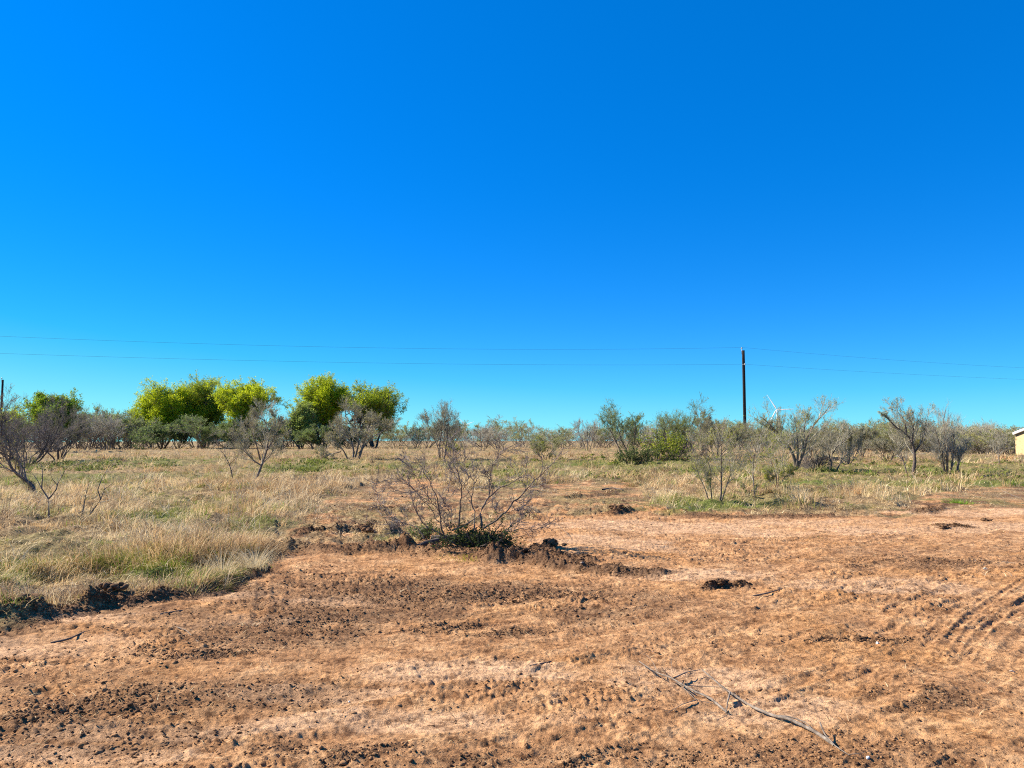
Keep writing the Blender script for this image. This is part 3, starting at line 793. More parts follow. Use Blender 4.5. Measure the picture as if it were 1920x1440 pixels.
def stick(label, pts, r, mat=M_dark, lf=(.0, .012, .006), kids=2):
    a, ra = ground_twigs([(pts, list(lf), r)], 8); og = a[0, 0].copy(); og[2] = 0
    tw = grow(np.random.default_rng(int(pts[0][0])), a - og, ra, kids, 40, .4, 4, .1, 0, .3, .9, .5, rmin=.001)
    V, q = tubes([(a - og, ra)], [8]); Vt, qt = tubes([tw], [4])
    plant('fallen_stick', label, 'stick', tuple(og), [('limb', V, q, mat, None), ('twigs', Vt, qt, mat, None)])
stick('short dark stick lying on soil in the lower middle, left of the fallen branch', [(988, 1250), (1008, 1246), (1034, 1240)], .009)
stick('dark crooked stick on the soil right of the forked branch tip', [(1408, 1118), (1440, 1112), (1478, 1100)], .008)
stick('dark knobbly stick poking out of the turned soil behind the bare mesquite', [(1130, 918), (1150, 915), (1168, 918)], .03)
stick('thin grey root lying across the cleared soil at the right edge', [(1820, 1047), (1870, 1052), (1905, 1056)], .006, M_bark)
stick('pale bent twig beside the wheel rut near the lower left corner', [(330, 1175), (350, 1182), (372, 1205)], .004, M_pale)
stick('slim dark root on the pale scraped soil below the grass bank', [(95, 1206), (130, 1198), (158, 1184)], .010)
stick('dark stick on scraped soil under the grassy bank, nearer the bare mesquite', [(300, 1152), (325, 1147), (348, 1143)], .010)
stick('pair of crossed bare twigs on the soil at the far right of the clearing', [(1860, 912), (1890, 925), (1915, 935)], .012, M_pale)
stick('grey dead branch lying right of the bare mesquite', [(1010, 985), (1045, 982), (1068, 1005)], .006, M_pale, (.1, .12, .02), 5)

# stones and bits of rubbish
def stone(label, u, v, s, colr, seed):
    rng = np.random.default_rng(seed); x, y = on_plane(u, v); x, y = float(x), float(y); z = float(gz(x, y)[0])
    m, t, b = base_mat('pale_limestone', .8, .2); t.links.new(ramp(t, nz(t, 40), [(.3, tuple(c * .8 for c in colr)), (.7, colr)]), b.inputs['Base Color'])
    V, Fq, _ = lumps(rng, np.array([0.]), np.array([0.]), np.array([0.]), np.array([s]), 3, np.ones((1, 3)))
    V = V * np.array([1, 1, .8]); o = mesh_obj('stone', V, [Fq], m, smooth_=True); o.location = (x, y, z + s * .35)
    tag(o, label, 'stone')
stone('small white stone at the bottom edge right of the fallen branch', 1627, 1434, .013, (.75, .73, .68), 1)
stone('small whitish stone among dark clods right of the fallen branch', 1645, 1208, .018, (.60, .58, .52), 2)
stone('pale grey stone by the right edge of the clearing', 1848, 1072, .030, (.50, .45, .36), 3)
stone('round pale brown stone in front of the dark soil ridge', 1092, 1068, .032, (.42, .31, .22), 4)
stone('tiny white pebble on the soil left of the fallen branch', 655, 1308, .010, (.70, .66, .60), 5)
stone('flat greyish stone close to the right edge beside loose clods', 1898, 1262, .018, (.36, .28, .22), 6)

def big_clod(label, u, v, s, seed, dark=True):
    rng = np.random.default_rng(seed); x, y = on_plane(u, v); x, y = float(x), float(y); z = float(gz(x, y)[0])
    k = 26
    V, Fq, C_ = lumps(rng, rng.normal(0, s * .5, k), rng.normal(0, s * .4, k), rng.uniform(0, s * .5, k), s * rng.uniform(.15, .5, k), 2, np.tile((np.array([[.16, .092, .050]]) if dark else np.array([[.32, .17, .08]])), (k, 1)) * rng.uniform(.7, 1.3, k)[:, None])
    o = mesh_obj('clod_heap', V, [Fq], M_clod, color=C_); o.location = (x, y, z)
    tag(o, label, 'dirt clod')
big_clod('big dark clod of turned earth standing at the grass edge on the left', 208, 1122, .11, 31)
big_clod('dark crumbly heap of earth at the far left end of the grass bank', 30, 1160, .15, 32)
big_clod('dark heap of clods just right of the crushed evergreen bush', 975, 1040, .13, 33)
big_clod('tallest black earth lump on the ridge right of the bare mesquite', 1032, 1030, .15, 34)
big_clod('dark clod sitting where grass and bare soil meet behind the ridge', 1157, 962, .13, 35)
big_clod('lone dark clod in the hollow of the cleared soil right of centre', 1352, 1104, .075, 36)
big_clod('dark lump under the left roots of the bare mesquite', 838, 1022, .09, 37)
big_clod('dark clod near the right edge just below the bright green tuft', 1772, 990, .09, 38)
big_clod('dark clod at the far right edge of the clearing by the grass', 1848, 978, .09, 39)
big_clod('ragged dark earth heap left of the mesquite roots', 690, 1002, .13, 40)

# ------------------------------------------------------------------ saplings and shrubs traced from the picture
def sapling(name, label, cat, polys, radii, u, v, seed, depth=.3, kids=(4, 3), mats=GREY, leaf=None, lp=2, lsize=.02, ratio=.35, group=None, dist=None, rm=None, up=.08):
    rng = np.random.default_rng(seed)
    x, y, z = base_at(u, v)
    L0 = guide_set(rng, polys, y, radii, 9, depth, (x, y, z))
    rm = rm or max(.0016, y / 746 * .09); radii = [q * .36 for q in radii]
    lv = [L0]; L = L0
    if kids[0] > 3:
        kids = [kids[0] + 6, kids[1] + 3] + [q + 4 for q in kids[2:]]; ratio = .42
        L0 = (L0[0], L0[1])
    for ki, k in enumerate(kids):
        last = ki == len(kids) - 1 and ki > 0
        L = grow(rng, *L, k, 36, ratio, 4 if last else 6, .13, up * 1.5, .12 if ki == 0 else .2, .86 if ki == 0 else 1, .5, rmin=rm * (.85 if last else 1)); lv.append(L); ratio = min(ratio * 1.42, .78)
    V, q = tubes([L0], [7]); parts = [('trunk', V, q, mats['trunk'], None)]
    V, q = tubes(lv[1:], [4] + [3] * (len(lv) - 2)); parts.append(('twigs', V, q, mats['twig'], None))
    if leaf is not None:
        sel = L[0][rng.uniform(0, 1, len(L[0])) < .5]; V, q, c = leaves(rng, sel, lp, lsize * .75, leaf, lsize * .6, 2.2); parts.append(('foliage', V, q, M_leaf, c))
    return plant(name, label, cat, (x, y, z), parts, group)
def LZ(*pts): return [(a / 4.5, 680 + b / 4.5) for a, b in pts]
sapling('mesquite_sapling', 'thin sapling with a Y shaped fork standing in the left grass', 'sapling',
        [LZ((412, 1340), (412, 1240), (410, 1150)), LZ((410, 1150), (350, 1060), (310, 980), (250, 910)), LZ((350, 1060), (358, 980), (360, 900), (330, 830)),
         LZ((410, 1150), (470, 1080), (490, 1010), (540, 930), (560, 880), (620, 860)), LZ((480, 1030), (440, 980), (425, 930)), LZ((560, 880), (480, 880), (400, 930)), LZ((620, 870), (680, 850), (760, 880))],
        [.022, .013, .013, .015, .007, .006, .007], 92, 975, 51, kids=(2, 2))
sapling('mesquite_sapling', 'slender twin stemmed bare sapling just right of the Y forked one', 'sapling',
        [LZ((685, 1310), (705, 1220), (720, 1130), (750, 1020), (750, 930)), LZ((700, 1335), (770, 1270), (850, 1150), (820, 1060), (870, 960), (930, 860), (970, 790)),
         LZ((850, 1150), (880, 1070), (960, 1010), (955, 960)), LZ((760, 1260), (780, 1190), (830, 1150))], [.012, .016, .010, .008], 156, 975, 52, kids=(2, 2))
sapling('mesquite_sapling', 'tiny knee high sapling between the two larger saplings on the left', 'sapling', [LZ((502, 1300), (510, 1240), (540, 1190)), LZ((505, 1270), (490, 1220), (500, 1180))], [.008, .006], 112, 970, 53, kids=(2, 2))
sapling('leaning_mesquite', 'dark leaning mesquite curving out of the left edge of the frame', 'tree',
        [LZ((300, 1110), (270, 1030), (190, 970), (110, 920), (70, 830), (20, 720), (-30, 600)), LZ((285, 1130), (250, 1080), (215, 990)), LZ((75, 860), (90, 760), (65, 640), (20, 560), (-20, 480)),
         LZ((190, 970), (185, 900), (150, 840)), LZ((20, 720), (10, 560), (20, 450), (60, 350), (130, 300)), LZ((-30, 600), (-60, 480), (-80, 380))],
        [.05, .02, .022, .012, .025, .03], 64, 932, 54, depth=.25, kids=(6, 5, 4), mats=DARK, leaf=[(.20, .19, .05), (.30, .28, .10)], lp=1, lsize=.018)
def CZ(*pts): return [(380 + a / 3.79, 620 + b / 3.79) for a, b in pts]
sapling('olive_mesquite', 'rounded olive tinged mesquite left of centre with a slanting trunk', 'tree',
        [CZ((380, 1060), (410, 980), (440, 900), (460, 840), (470, 740), (440, 640), (420, 560)), CZ((455, 850), (500, 780), (540, 700), (560, 640)), CZ((420, 960), (370, 930), (290, 850), (220, 820)),
         CZ((420, 950), (480, 890), (500, 850), (560, 800)), CZ((410, 920), (380, 800), (340, 700), (300, 640)), CZ((470, 740), (520, 650), (500, 580)), CZ((340, 900), (260, 780), (180, 700)), CZ((440, 640), (370, 600), (340, 560))],
        [.05, .03, .025, .02, .03, .02, .016, .016], 481, 900, 55, depth=.4, kids=(6, 5, 5), leaf=[(.15, .155, .06), (.30, .29, .11)], lp=2, lsize=.022, up=.05)
sapling('mesquite_sapling', 'dark thin stem leaning out left beside the olive tinged mesquite', 'sapling',
        [CZ((215, 1060), (195, 960), (160, 890), (110, 830), (95, 790)), CZ((190, 950), (240, 900), (330, 920))], [.022, .01], 437, 899, 56, kids=(4, 3), mats=DARK)
sapling('grey_mesquite', 'grey brown mesquite with several bent stems before the right yellow green trees', 'tree',
        [CZ((1070, 900), (1075, 840), (1040, 760), (980, 680), (920, 640)), CZ((1030, 910), (1000, 850), (960, 800), (900, 740)), CZ((1110, 910), (1140, 820), (1160, 750), (1200, 680), (1240, 620)),
         CZ((1085, 900), (1110, 800), (1090, 700), (1070, 600), (1100, 540)), CZ((1110, 870), (1200, 760), (1290, 700), (1330, 640)), CZ((1160, 750), (1180, 660), (1150, 600)), CZ((980, 860), (900, 880), (820, 910))],
        [.07, .05, .08, .06, .05, .04, .04], 665, 862, 57, depth=.4, kids=(6, 6, 5), leaf=[(.17, .17, .07), (.32, .28, .10)], lp=2, lsize=.045, up=.05)
def DZ(*pts): return [(1100 + a / 3.79, 620 + b / 3.79) for a, b in pts]
sapling('young_mesquite', 'clump of young pale stemmed mesquite standing in front of the utility pole', 'tree',
        [DZ((870, 1215), (840, 1120), (790, 1010), (770, 930)), DZ((890, 1210), (880, 1100), (885, 1000), (850, 900), (790, 790)), DZ((945, 1225), (960, 1130), (955, 1020), (960, 860), (950, 760), (930, 700)),
         DZ((955, 1225), (990, 1110), (1025, 1010), (1010, 900), (1060, 800)), DZ((850, 900), (860, 800), (880, 740)), DZ((960, 1040), (900, 1040), (820, 1080)), DZ((960, 860), (1010, 780), (1080, 700))],
        [.016, .018, .024, .018, .01, .007, .01], 1350, 943, 58, depth=.35, kids=(6, 5, 4), leaf=[(.28, .32, .06), (.44, .44, .10)], lp=2, lsize=.018, up=.1)
sapling('young_mesquite', 'single crooked young stem right of the pale stemmed clump by the utility pole', 'sapling',
        [DZ((1195, 1190), (1185, 1080), (1180, 980), (1190, 890), (1210, 800), (1220, 740)), DZ((1185, 960), (1150, 900), (1140, 820)), DZ((1195, 1190), (1200, 1130), (1220, 1100)), DZ((1140, 1190), (1120, 1140), (1110, 1090))],
        [.020, .012, .006, .006], 1415, 933, 59, kids=(6, 4, 3), leaf=[(.22, .24, .05), (.36, .34, .08)], lp=1, lsize=.018, up=.1)
def EZ(*pts): return [(1420 + a / 3.79, 620 + b / 3.79) for a, b in pts]
sapling('leafing_shrub', 'small yellow green leafing shrub in front of the right thicket', 'bush',
        [EZ((140, 1130), (135, 1040), (110, 960), (80, 880), (60, 800)), EZ((145, 1130), (150, 1000), (180, 900), (200, 820), (220, 740)), EZ((140, 1120), (90, 1040), (30, 1000)), EZ((150, 1110), (200, 1030), (260, 990))],
        [.016, .016, .01, .01], 1457, 920, 60, depth=.5, kids=(7, 6, 4), leaf=[(.20, .25, .03), (.38, .38, .05)], lp=4, lsize=.020)
sapling('grey_mesquite', 'spreading grey mesquite hiding the foot of the nearer wind turbine', 'tree',
        [EZ((275, 985), (265, 910), (240, 850), (180, 760), (110, 690), (50, 630), (25, 610)), EZ((275, 985), (290, 880), (285, 760), (275, 680), (270, 640)), EZ((280, 980), (330, 860), (360, 740), (420, 640), (480, 590), (495, 560)),
         EZ((240, 850), (185, 760), (160, 710), (150, 690)), EZ((180, 760), (120, 710), (20, 650)), EZ((330, 860), (330, 720), (345, 630), (360, 590))],
        [.09, .06, .08, .04, .04, .05], 1492, 885, 61, depth=.4, kids=(6, 5, 4), up=.1, leaf=[(.30, .34, .08), (.46, .46, .12)], lp=2, lsize=.03)
sapling('grey_mesquite', 'low spreading brown twigged mesquite right of the yellow green leafing shrub', 'tree',
        [EZ((440, 1060), (410, 960), (380, 900), (330, 850)), EZ((530, 1000), (520, 900), (560, 830), (620, 780), (680, 720)), EZ((560, 1000), (610, 900), (700, 840)), EZ((520, 930), (500, 820), (530, 740)), EZ((420, 990), (470, 900), (460, 800))],
        [.03, .045, .035, .03, .025], 1560, 884, 62, depth=.4, kids=(6, 5, 4), leaf=[(.15, .15, .06), (.24, .22, .10)], lp=1, lsize=.03)
sapling('bare_tree', 'bare dark trunked mesquite with a fan of fine twigs in the right field', 'tree',
        [EZ((1105, 1040), (1120, 930), (1115, 860), (1100, 790), (1060, 730), (990, 690), (940, 640)), EZ((1115, 870), (1170, 790), (1190, 700), (1210, 600)), EZ((1100, 790), (1110, 700), (1080, 620), (1070, 560)), EZ((1060, 730), (1050, 640), (990, 570), (930, 550)), EZ((990, 690), (920, 620), (880, 590))],
        [.075, .04, .04, .035, .03], 1711, 893, 63, depth=.4, kids=(6, 5, 4), mats=dict(trunk=M_dark, twig=M_hazetwig), up=.1, leaf=[(.30, .32, .12), (.45, .44, .16)], lp=1, lsize=.03)
sapling('mesquite_sapling', 'thin pale sapling leaning beside the dark trunked mesquite on the right', 'sapling',
        [EZ((1065, 1030), (1040, 930), (1010, 840), (980, 760), (960, 700)), EZ((1040, 930), (1000, 880), (960, 800))], [.03, .018], 1700, 892, 64, kids=(6, 4, 3), leaf=[(.2, .2, .09), (.3, .28, .12)], lp=1, lsize=.025)
sapling('grey_mesquite', 'many stemmed grey mesquite with upright twigs at the right of the field', 'tree',
        [EZ((1340, 1040), (1320, 940), (1310, 850), (1280, 760), (1260, 690)), EZ((1350, 1040), (1350, 920), (1340, 780), (1320, 640), (1340, 560)), EZ((1370, 1040), (1390, 900), (1400, 780), (1380, 700)),
         EZ((1400, 1040), (1440, 900), (1480, 840), (1530, 840)), EZ((1420, 1040), (1430, 940), (1420, 820)), EZ((1345, 1030), (1290, 900), (1260, 840))],
        [.05, .05, .05, .04, .04, .03], 1777, 893, 65, depth=.5, kids=(6, 5, 4), up=.12)
sapling('mesquite_sapling', 'faint thin sapling in the grass just left of the tan house', 'sapling', [EZ((1720, 960), (1715, 880), (1700, 800), (1690, 740)), EZ((1715, 880), (1740, 800), (1750, 740))], [.028, .018], 1874, 872, 66, kids=(6, 4, 3))

shrub('bare_tree', 'tall bare forked tree with a thin spire top behind the pushed over mesquite', 'tree', 829, 862, 792, 872, 755, seed=71, nst=5, spread=24, up=.16, dense=1.1, leaf=[(.10, .11, .045), (.22, .20, .08)], lp=1, lsize=.04, low_leaf=.6)
shrub('dark_mesquite', 'large dark tangled mesquite below the green crowned tree at far left', 'tree', 52, 872, -10, 118, 745, seed=72, nst=8, spread=36, mats=DARK, dense=1.2, dist=None)
shrub('dark_mesquite', 'dark bluish tangle of twigs right of the big dark mesquite at left', 'tree', 110, 866, 62, 172, 765, seed=73, nst=8, spread=38, mats=DARK, dense=1.15, leaf=[(.10, .13, .05), (.2, .2, .08)], lp=1, lsize=.04)
shrub('dark_mesquite', 'low dark mesquite at the extreme left behind the leaning trunk', 'tree', 12, 868, -40, 45, 760, seed=74, nst=6, spread=34, mats=DARK, dense=1.0, leaf=[(.18, .20, .05), (.3, .3, .08)], lp=1, lsize=.04)
shrub('frond_shrub', 'pale green spiky twigged shrub on the skyline right of centre', 'tree', 1178, 864, 1130, 1222, 755, seed=75, nst=6, spread=30, mats=dict(trunk=M_bark, twig=M_greentwig), leaf=[(.16, .22, .07), (.32, .36, .14)], lp=3, lsize=.045, up=.13, low_leaf=.5)
shrub('frond_shrub', 'sparse green shrub with long arching twigs just left of the utility pole clump', 'tree', 1262, 862, 1222, 1312, 752, seed=76, nst=6, spread=32, mats=dict(trunk=M_dark, twig=M_greentwig), leaf=[(.14, .20, .05), (.30, .33, .08)], lp=3, lsize=.04, up=.10, low_leaf=.6)
leaf_heap('dark_green_bush', 'dense yellow green topped bush with a dark foot left of the utility pole', 1252, 866, 2.9, 1.7, 2.2, 3000, .06, [(.10, .14, .025), (.22, .27, .03), (.38, .40, .04)], 77)
leaf_heap('dark_green_bush', 'low dark bush at the foot of the spiky pale green shrub', 1190, 871, 2.6, .9, 1.6, 2200, .06, [(.06, .08, .03), (.16, .19, .06)], 78)
shrub('dark_mesquite', 'low heap of blackish twigs under the shrubs left of the utility pole', 'bush', 1290, 862, 1262, 1322, 828, seed=79, nst=8, spread=48, mats=DARK, dense=1.1, up=.0)
shrub('dark_mesquite', 'dark purplish heap of dead twigs at the foot of the turbine side mesquite', 'bush', 1535, 884, 1498, 1572, 852, seed=80, nst=9, spread=55, mats=DARK, dense=1.1, up=.0)
shrub('grey_mesquite', 'grey green shrub whose crown touches the utility pole on its left', 'tree', 1345, 858, 1300, 1392, 770, seed=81, nst=7, spread=30, leaf=[(.14, .15, .07), (.27, .26, .12)], lp=2, lsize=.05, dense=1.1)
shrub('grey_mesquite', 'olive rounded shrub directly right of the utility pole', 'tree', 1425, 852, 1398, 1462, 800, seed=82, nst=7, spread=34, leaf=[(.17, .18, .06), (.30, .29, .09)], lp=3, lsize=.06)
shrub('grey_mesquite', 'dense light olive shrub in the middle of the turbine side thicket', 'tree', 1520, 862, 1490, 1556, 790, seed=83, nst=7, spread=30, leaf=[(.17, .18, .08), (.30, .28, .12)], lp=2, lsize=.05)
shrub('grey_mesquite', 'umbrella shaped grey brown shrub right of the turbine side thicket', 'tree', 1616, 858, 1590, 1646, 800, seed=84, nst=6, spread=36, leaf=[(.15, .15, .07), (.26, .24, .11)], lp=2, lsize=.05)
shrub('grey_mesquite', 'brown twigged shrub close left of the dark trunked mesquite', 'tree', 1665, 866, 1636, 1690, 805, seed=85, nst=7, spread=34, leaf=[(.15, .15, .07), (.24, .22, .11)], lp=1, lsize=.05)
shrub('grey_mesquite', 'bushy brown green mesquite in front of the house side skyline', 'tree', 1590, 872, 1555, 1628, 800, seed=86, nst=8, spread=38, leaf=[(.14, .14, .06), (.24, .22, .09)], lp=1, lsize=.04)
shrub('bare_tree', 'thin bare tree rising on the skyline right of the bare spire topped tree', 'tree', 905, 846, 868, 945, 780, seed=87, nst=4, spread=34, up=.04)
shrub('bare_tree', 'small bare tree on the skyline midway between centre and the spiky shrub', 'tree', 1102, 846, 1078, 1128, 785, seed=88, nst=3, spread=22, up=.12)
shrub('grey_mesquite', 'broken grey mesquite stooping over the weeds right of centre', 'bush', 1022, 862, 985, 1060, 806, seed=89, nst=6, spread=44, leaf=[(.17, .20, .05), (.30, .30, .08)], lp=1, lsize=.05)
leaf_heap('leafing_shrub', 'small upright yellow green shrub right of centre under the skyline', 1016, 852, .95, 1.5, .9, 1500, .06, [(.17, .20, .04), (.32, .33, .06)], 90)
leaf_heap('leafing_shrub', 'small yellow green bush at the foot of the bare spire topped tree', 850, 850, 1.7, 1.1, 1.3, 1300, .06, [(.16, .18, .03), (.33, .34, .05)], 91)
shrub('grey_mesquite', 'small round brown olive shrub in front of the left yellow green trees', 'tree', 275, 838, 242, 322, 772, seed=92, nst=6, spread=32, leaf=[(.16, .16, .06), (.27, .25, .09)], lp=3, lsize=.07)
leaf_heap('leafing_shrub', 'cone shaped olive bush on the skyline left of the yellow green trees', 210, 836, 3.4, 2.6, 2.4, 2600, .12, [(.12, .14, .03), (.25, .27, .05)], 93)

# straw tussocks that stand out
def tussock(label, u, v, n, Lr, colr, seed, w=.006, lean=(.05, .4), rad=.1, name='grass_tussock'):
    rng = np.random.default_rng(seed); x, y, z = base_at(u, v)
    th = rng.uniform(0, 6.28, n); hd = np.stack([np.cos(th), np.sin(th)], -1); q = rad * rng.uniform(0, 1, n)[:, None]
    base = np.concatenate([hd * q, np.zeros((n, 1)) - .02], 1); col = np.array(colr)[None] * rng.uniform(.75, 1.2, n)[:, None]
    V, Fq, C_ = blades(base, hd, rng.uniform(Lr * .5, Lr, n), w * rng.uniform(.7, 1.3, n), rng.uniform(*lean, n), col, 4, 2.0, rng, .15)
    o = mesh_obj(name, V, [Fq], M_grass, color=C_); o.location = (x, y, z + .0); tag(o, label, 'grass tuft')
tussock('tall orange straw tussock standing at the grass edge right of centre', 1604, 934, 150, .50, (.66, .42, .20), 1, .008, rad=.2)
tussock('faint second straw tussock just left of the tall orange one', 1588, 928, 60, .42, (.66, .46, .26), 2, .007, rad=.15)
tussock('pale straw tussock spilling over the earth bank beside the wheel track', 478, 1068, 260, .55, (.66, .55, .34), 3, .004, (.5, .98), .14)
tussock('pale straw tussock on the earth bank left of the one over the wheel track', 415, 1082, 240, .5, (.62, .50, .30), 4, .004, (.4, .97), .16)
tussock('bright green grass tuft alone on the soil at the right', 1795, 945, 260, .16, (.16, .30, .02), 5, .012, (.2, .95), .32)
tussock('bright green tuft at the very left edge above the bank', 4, 1125, 200, .12, (.20, .38, .01), 6, .006, (.2, .95), .2)
tussock('low yellow green grass patch on the soil in front of the evergreen bush', 878, 1046, 420, .13, (.42, .42, .06), 8, .008, (.3, .97), .42)
tussock('yellowish grass clump on the churned soil left of the mesquite roots', 745, 1018, 300, .20, (.58, .52, .20), 9, .008, (.3, .95), .35)
tussock('orange brown dry tussock in front of the tan house', 1884, 862, 90, .5, (.62, .30, .12), 7, .03, (.1, .7), .7)

# low green ground cover
def cover(rng, n, u0, u1, v0, v1, size, cols):
    u = rng.uniform(u0, u1, n); v = rng.uniform(v0, v1, n); x, y = on_plane(u, v)
    m = rng.uniform(0, 1, n) < smooth((fbm(x * .35, y * .35, 141, 3) - .45) / .12); x, y = x[m], y[m]
    k = 70; ci = np.repeat(np.arange(len(x)), k)
    rad = rng.uniform(.25, .7, len(x)); th = rng.uniform(0, 6.28, len(ci)); q = np.sqrt(rng.uniform(0, 1, len(ci)))
    bx = x[ci] + np.cos(th) * q * rad[ci] * 1.3; by = y[ci] + np.sin(th) * q * rad[ci]
    bz = land(bx, by)[0] + rng.uniform(0, 1, len(ci)) * (1 - q ** 2) * rad[ci] * .5 + .03
    c = np.stack([bx, by, bz], -1); Pn = np.stack([c, c], 1)
    return leaves(rng, Pn, 1, size, cols, .02, 1.6)
rng = np.random.default_rng(9)
cv = join([cover(rng, 150, 1120, 1960, 866, 900, .075, [(.11, .13, .03), (.27, .28, .07)]), cover(rng, 60, 520, 640, 868, 886, .07, [(.09, .12, .02), (.20, .22, .05)]),
           cover(rng, 90, 1000, 1420, 852, 876, .09, [(.10, .12, .02), (.24, .26, .04)]), cover(rng, 90, 0, 330, 858, 885, .07, [(.07, .10, .025), (.17, .19, .05)]), cover(rng, 40, 640, 1000, 868, 900, .06, [(.14, .16, .03), (.28, .28, .07)])])
o = mesh_obj('green_weeds', cv[0], [cv[1]], M_leaf, color=cv[2]); tag(o, 'low creeping green weeds spreading through the dry grass in the middle distance', 'weeds', kind='stuff')

# ------------------------------------------------------------------ big yellow green trees on the left skyline
def big_tree(label, u, dist, u0, u1, vtop, vlow, seed, cols, dark_low=True, n_leaf=30, trunkw=.2, group=None, name='leafing_tree', blobs=None, density=1.0):
    rng = np.random.default_rng(seed); x, y, z = at_dist(u, dist)
    W = (u1 - u0) / F * y; ztop = CAMH + float(ray(u, vtop)[1]) * y - z; zl = CAMH + float(ray(u, vlow)[1]) * y - z
    offx = ((u0 + u1) / 2 - u) / F * y
    S0 = stems(rng, 5, 22, ztop * .55, trunkw, 7, .12, .05, .15)
    # the crown is a union of lobes; limbs reach into each of them
    cz = (ztop + zl) / 2; ext = np.array([W / 2, W / 2 * .9, (ztop - zl) / 2]) * 1.04
    NL = 64
    ld = rng.normal(0, 1, (NL, 3)); ld[:, 2] = ld[:, 2] * .85 + .12; ld /= np.linalg.norm(ld, axis=1)[:, None]
    lr = rng.uniform(.14, .30, NL); lc = ld * (1.0 - lr)[:, None] * rng.uniform(.35, 1.06, NL)[:, None]
    K = 120
    li = rng.integers(0, NL, K); tips = (lc[li] + rng.normal(0, .10, (K, 3))) * ext + np.array([offx, 0, cz])
    si = rng.integers(0, 5, K); st = S0[0][si, rng.integers(3, 7, K)]
    st[:, 2] = np.minimum(st[:, 2], tips[:, 2])
    tt = np.linspace(0, 1, 7)[None, :, None]
    L1p = st[:, None] * (1 - tt) + tips[:, None] * tt + rng.normal(0, .12, (K, 7, 3)) * np.sin(tt * math.pi)
    L1 = (L1p, np.full((K, 1), trunkw * .32) * np.linspace(1, .3, 7)[None])
    px = y / 746
    L2 = grow(rng, *L1, 9, 40, .34, 5, .16, .10, .3, 1, .5, rmin=px * .14, Lmin=.6)
    L3 = grow(rng, *L2, 7, 38, .62, 4, .14, .08, .15, 1, .6, rmin=px * .06, Lmin=.5)
    Vt, qt = tubes([S0, L1], [8, 5]); Vw, qw = tubes([L2, L3], [3, 3])
    A = 4 * math.pi * ((ext[0] * ext[2]) ** 1.0)
    M_ = int(A * 125 * density)
    li = rng.integers(0, NL, M_); dd = rng.normal(0, 1, (M_, 3)); dd /= np.linalg.norm(dd, axis=1)[:, None]
    rad = rng.uniform(0, 1, M_) ** .5 * (1 + .20 * rng.normal(0, 1, M_).clip(-1, 2.6))
    c = (lc[li] + dd * (lr[li] * rad)[:, None]) * ext + np.array([offx, 0, cz])
    gap = fbm(c[:, 0] * 1.3 + seed, c[:, 2] * 1.5 + c[:, 1] * .9, 151, 3)
    c = c[gap > .46 - .12 * density]
    Vf, qf, cf = leaves(rng, np.stack([c, c], 1), 1, .105, cols, .05, 1.5)
    V3, q3, c3 = leaves(rng, L3[0], max(4, int(10 * density)), .085, cols, .07, 1.9)
    Vf, qf, cf = join([(Vf, qf, cf), (V3, q3, c3)])
    return plant(name, label, 'tree', (x, y, z - .1), [('trunk', Vt, qt, M_dark, None), ('branches', Vw, qw, M_darktwig, None), ('foliage', Vf, qf, M_leaf, cf)], group)
YG = [(.34, .44, .020), (.45, .53, .016), (.54, .58, .018)]
MG = [(.18, .27, .03), (.30, .39, .025), (.46, .48, .025)]
DG = [(.035, .06, .022), (.08, .12, .03)]
big_tree('yellow green tree forming the left end of the left tree clump', 305, 104, 236, 378, 708, 832, 201, YG)
big_tree('taller mid green tree in the middle of the left tree clump', 382, 108, 318, 452, 699, 830, 202, MG, density=.85)
big_tree('yellow green tree with a domed crown at the right end of the left tree clump', 462, 102, 396, 526, 702, 800, 203, YG)
big_tree('round bright yellow green tree standing right of the left clump', 606, 101, 552, 658, 699, 794, 204, YG)
big_tree('duller green tree with thin twigs adjoining the round bright yellow green one', 700, 100, 634, 768, 712, 816, 205, MG, density=.75)
big_tree('pale green low tree filling the gap between the two bright clumps', 566, 98, 540, 600, 750, 830, 206, [(.24, .32, .06), (.42, .50, .12)], density=.5, trunkw=.12)
big_tree('green crowned tree behind the dark mesquites at far left', 100, 75, 52, 150, 736, 800, 207, [(.13, .24, .025), (.20, .32, .02), (.34, .38, .02)], density=.8, trunkw=.13)
big_tree('low yellow green tree behind dark twigs at the extreme left', 25, 80, -15, 60, 772, 825, 208, YG, density=.35, trunkw=.1)
UND = ['dark leafy shrub under the left end of the left tree clump', 'dark green shrub under the middle of the left tree clump, left one', 'dark green shrub under the middle of the left tree clump, right one', 'grey green shrub under the domed yellow green tree', 'dark shrub at the right foot of the left tree clump',
       'olive shrub under the round bright yellow green tree', 'dark twiggy shrub under the duller green tree']
for k, (u, w, vt) in enumerate([(285, 62, 794), (335, 66, 788), (385, 70, 782), (440, 66, 789), (500, 58, 795), (590, 60, 797), (655, 64, 793)]):
    shrub('understorey_shrub', UND[k], 'shrub', u, 832, u - w / 2, u + w / 2, vt, dist=95 + (k * 3) % 5, seed=220 + k, nst=8, spread=36, mats=GREY, leaf=[(.09, .14, .05), (.21, .27, .07)], lp=3, lsize=.12, low_leaf=.8, group='dark shrubs under the yellow green trees')

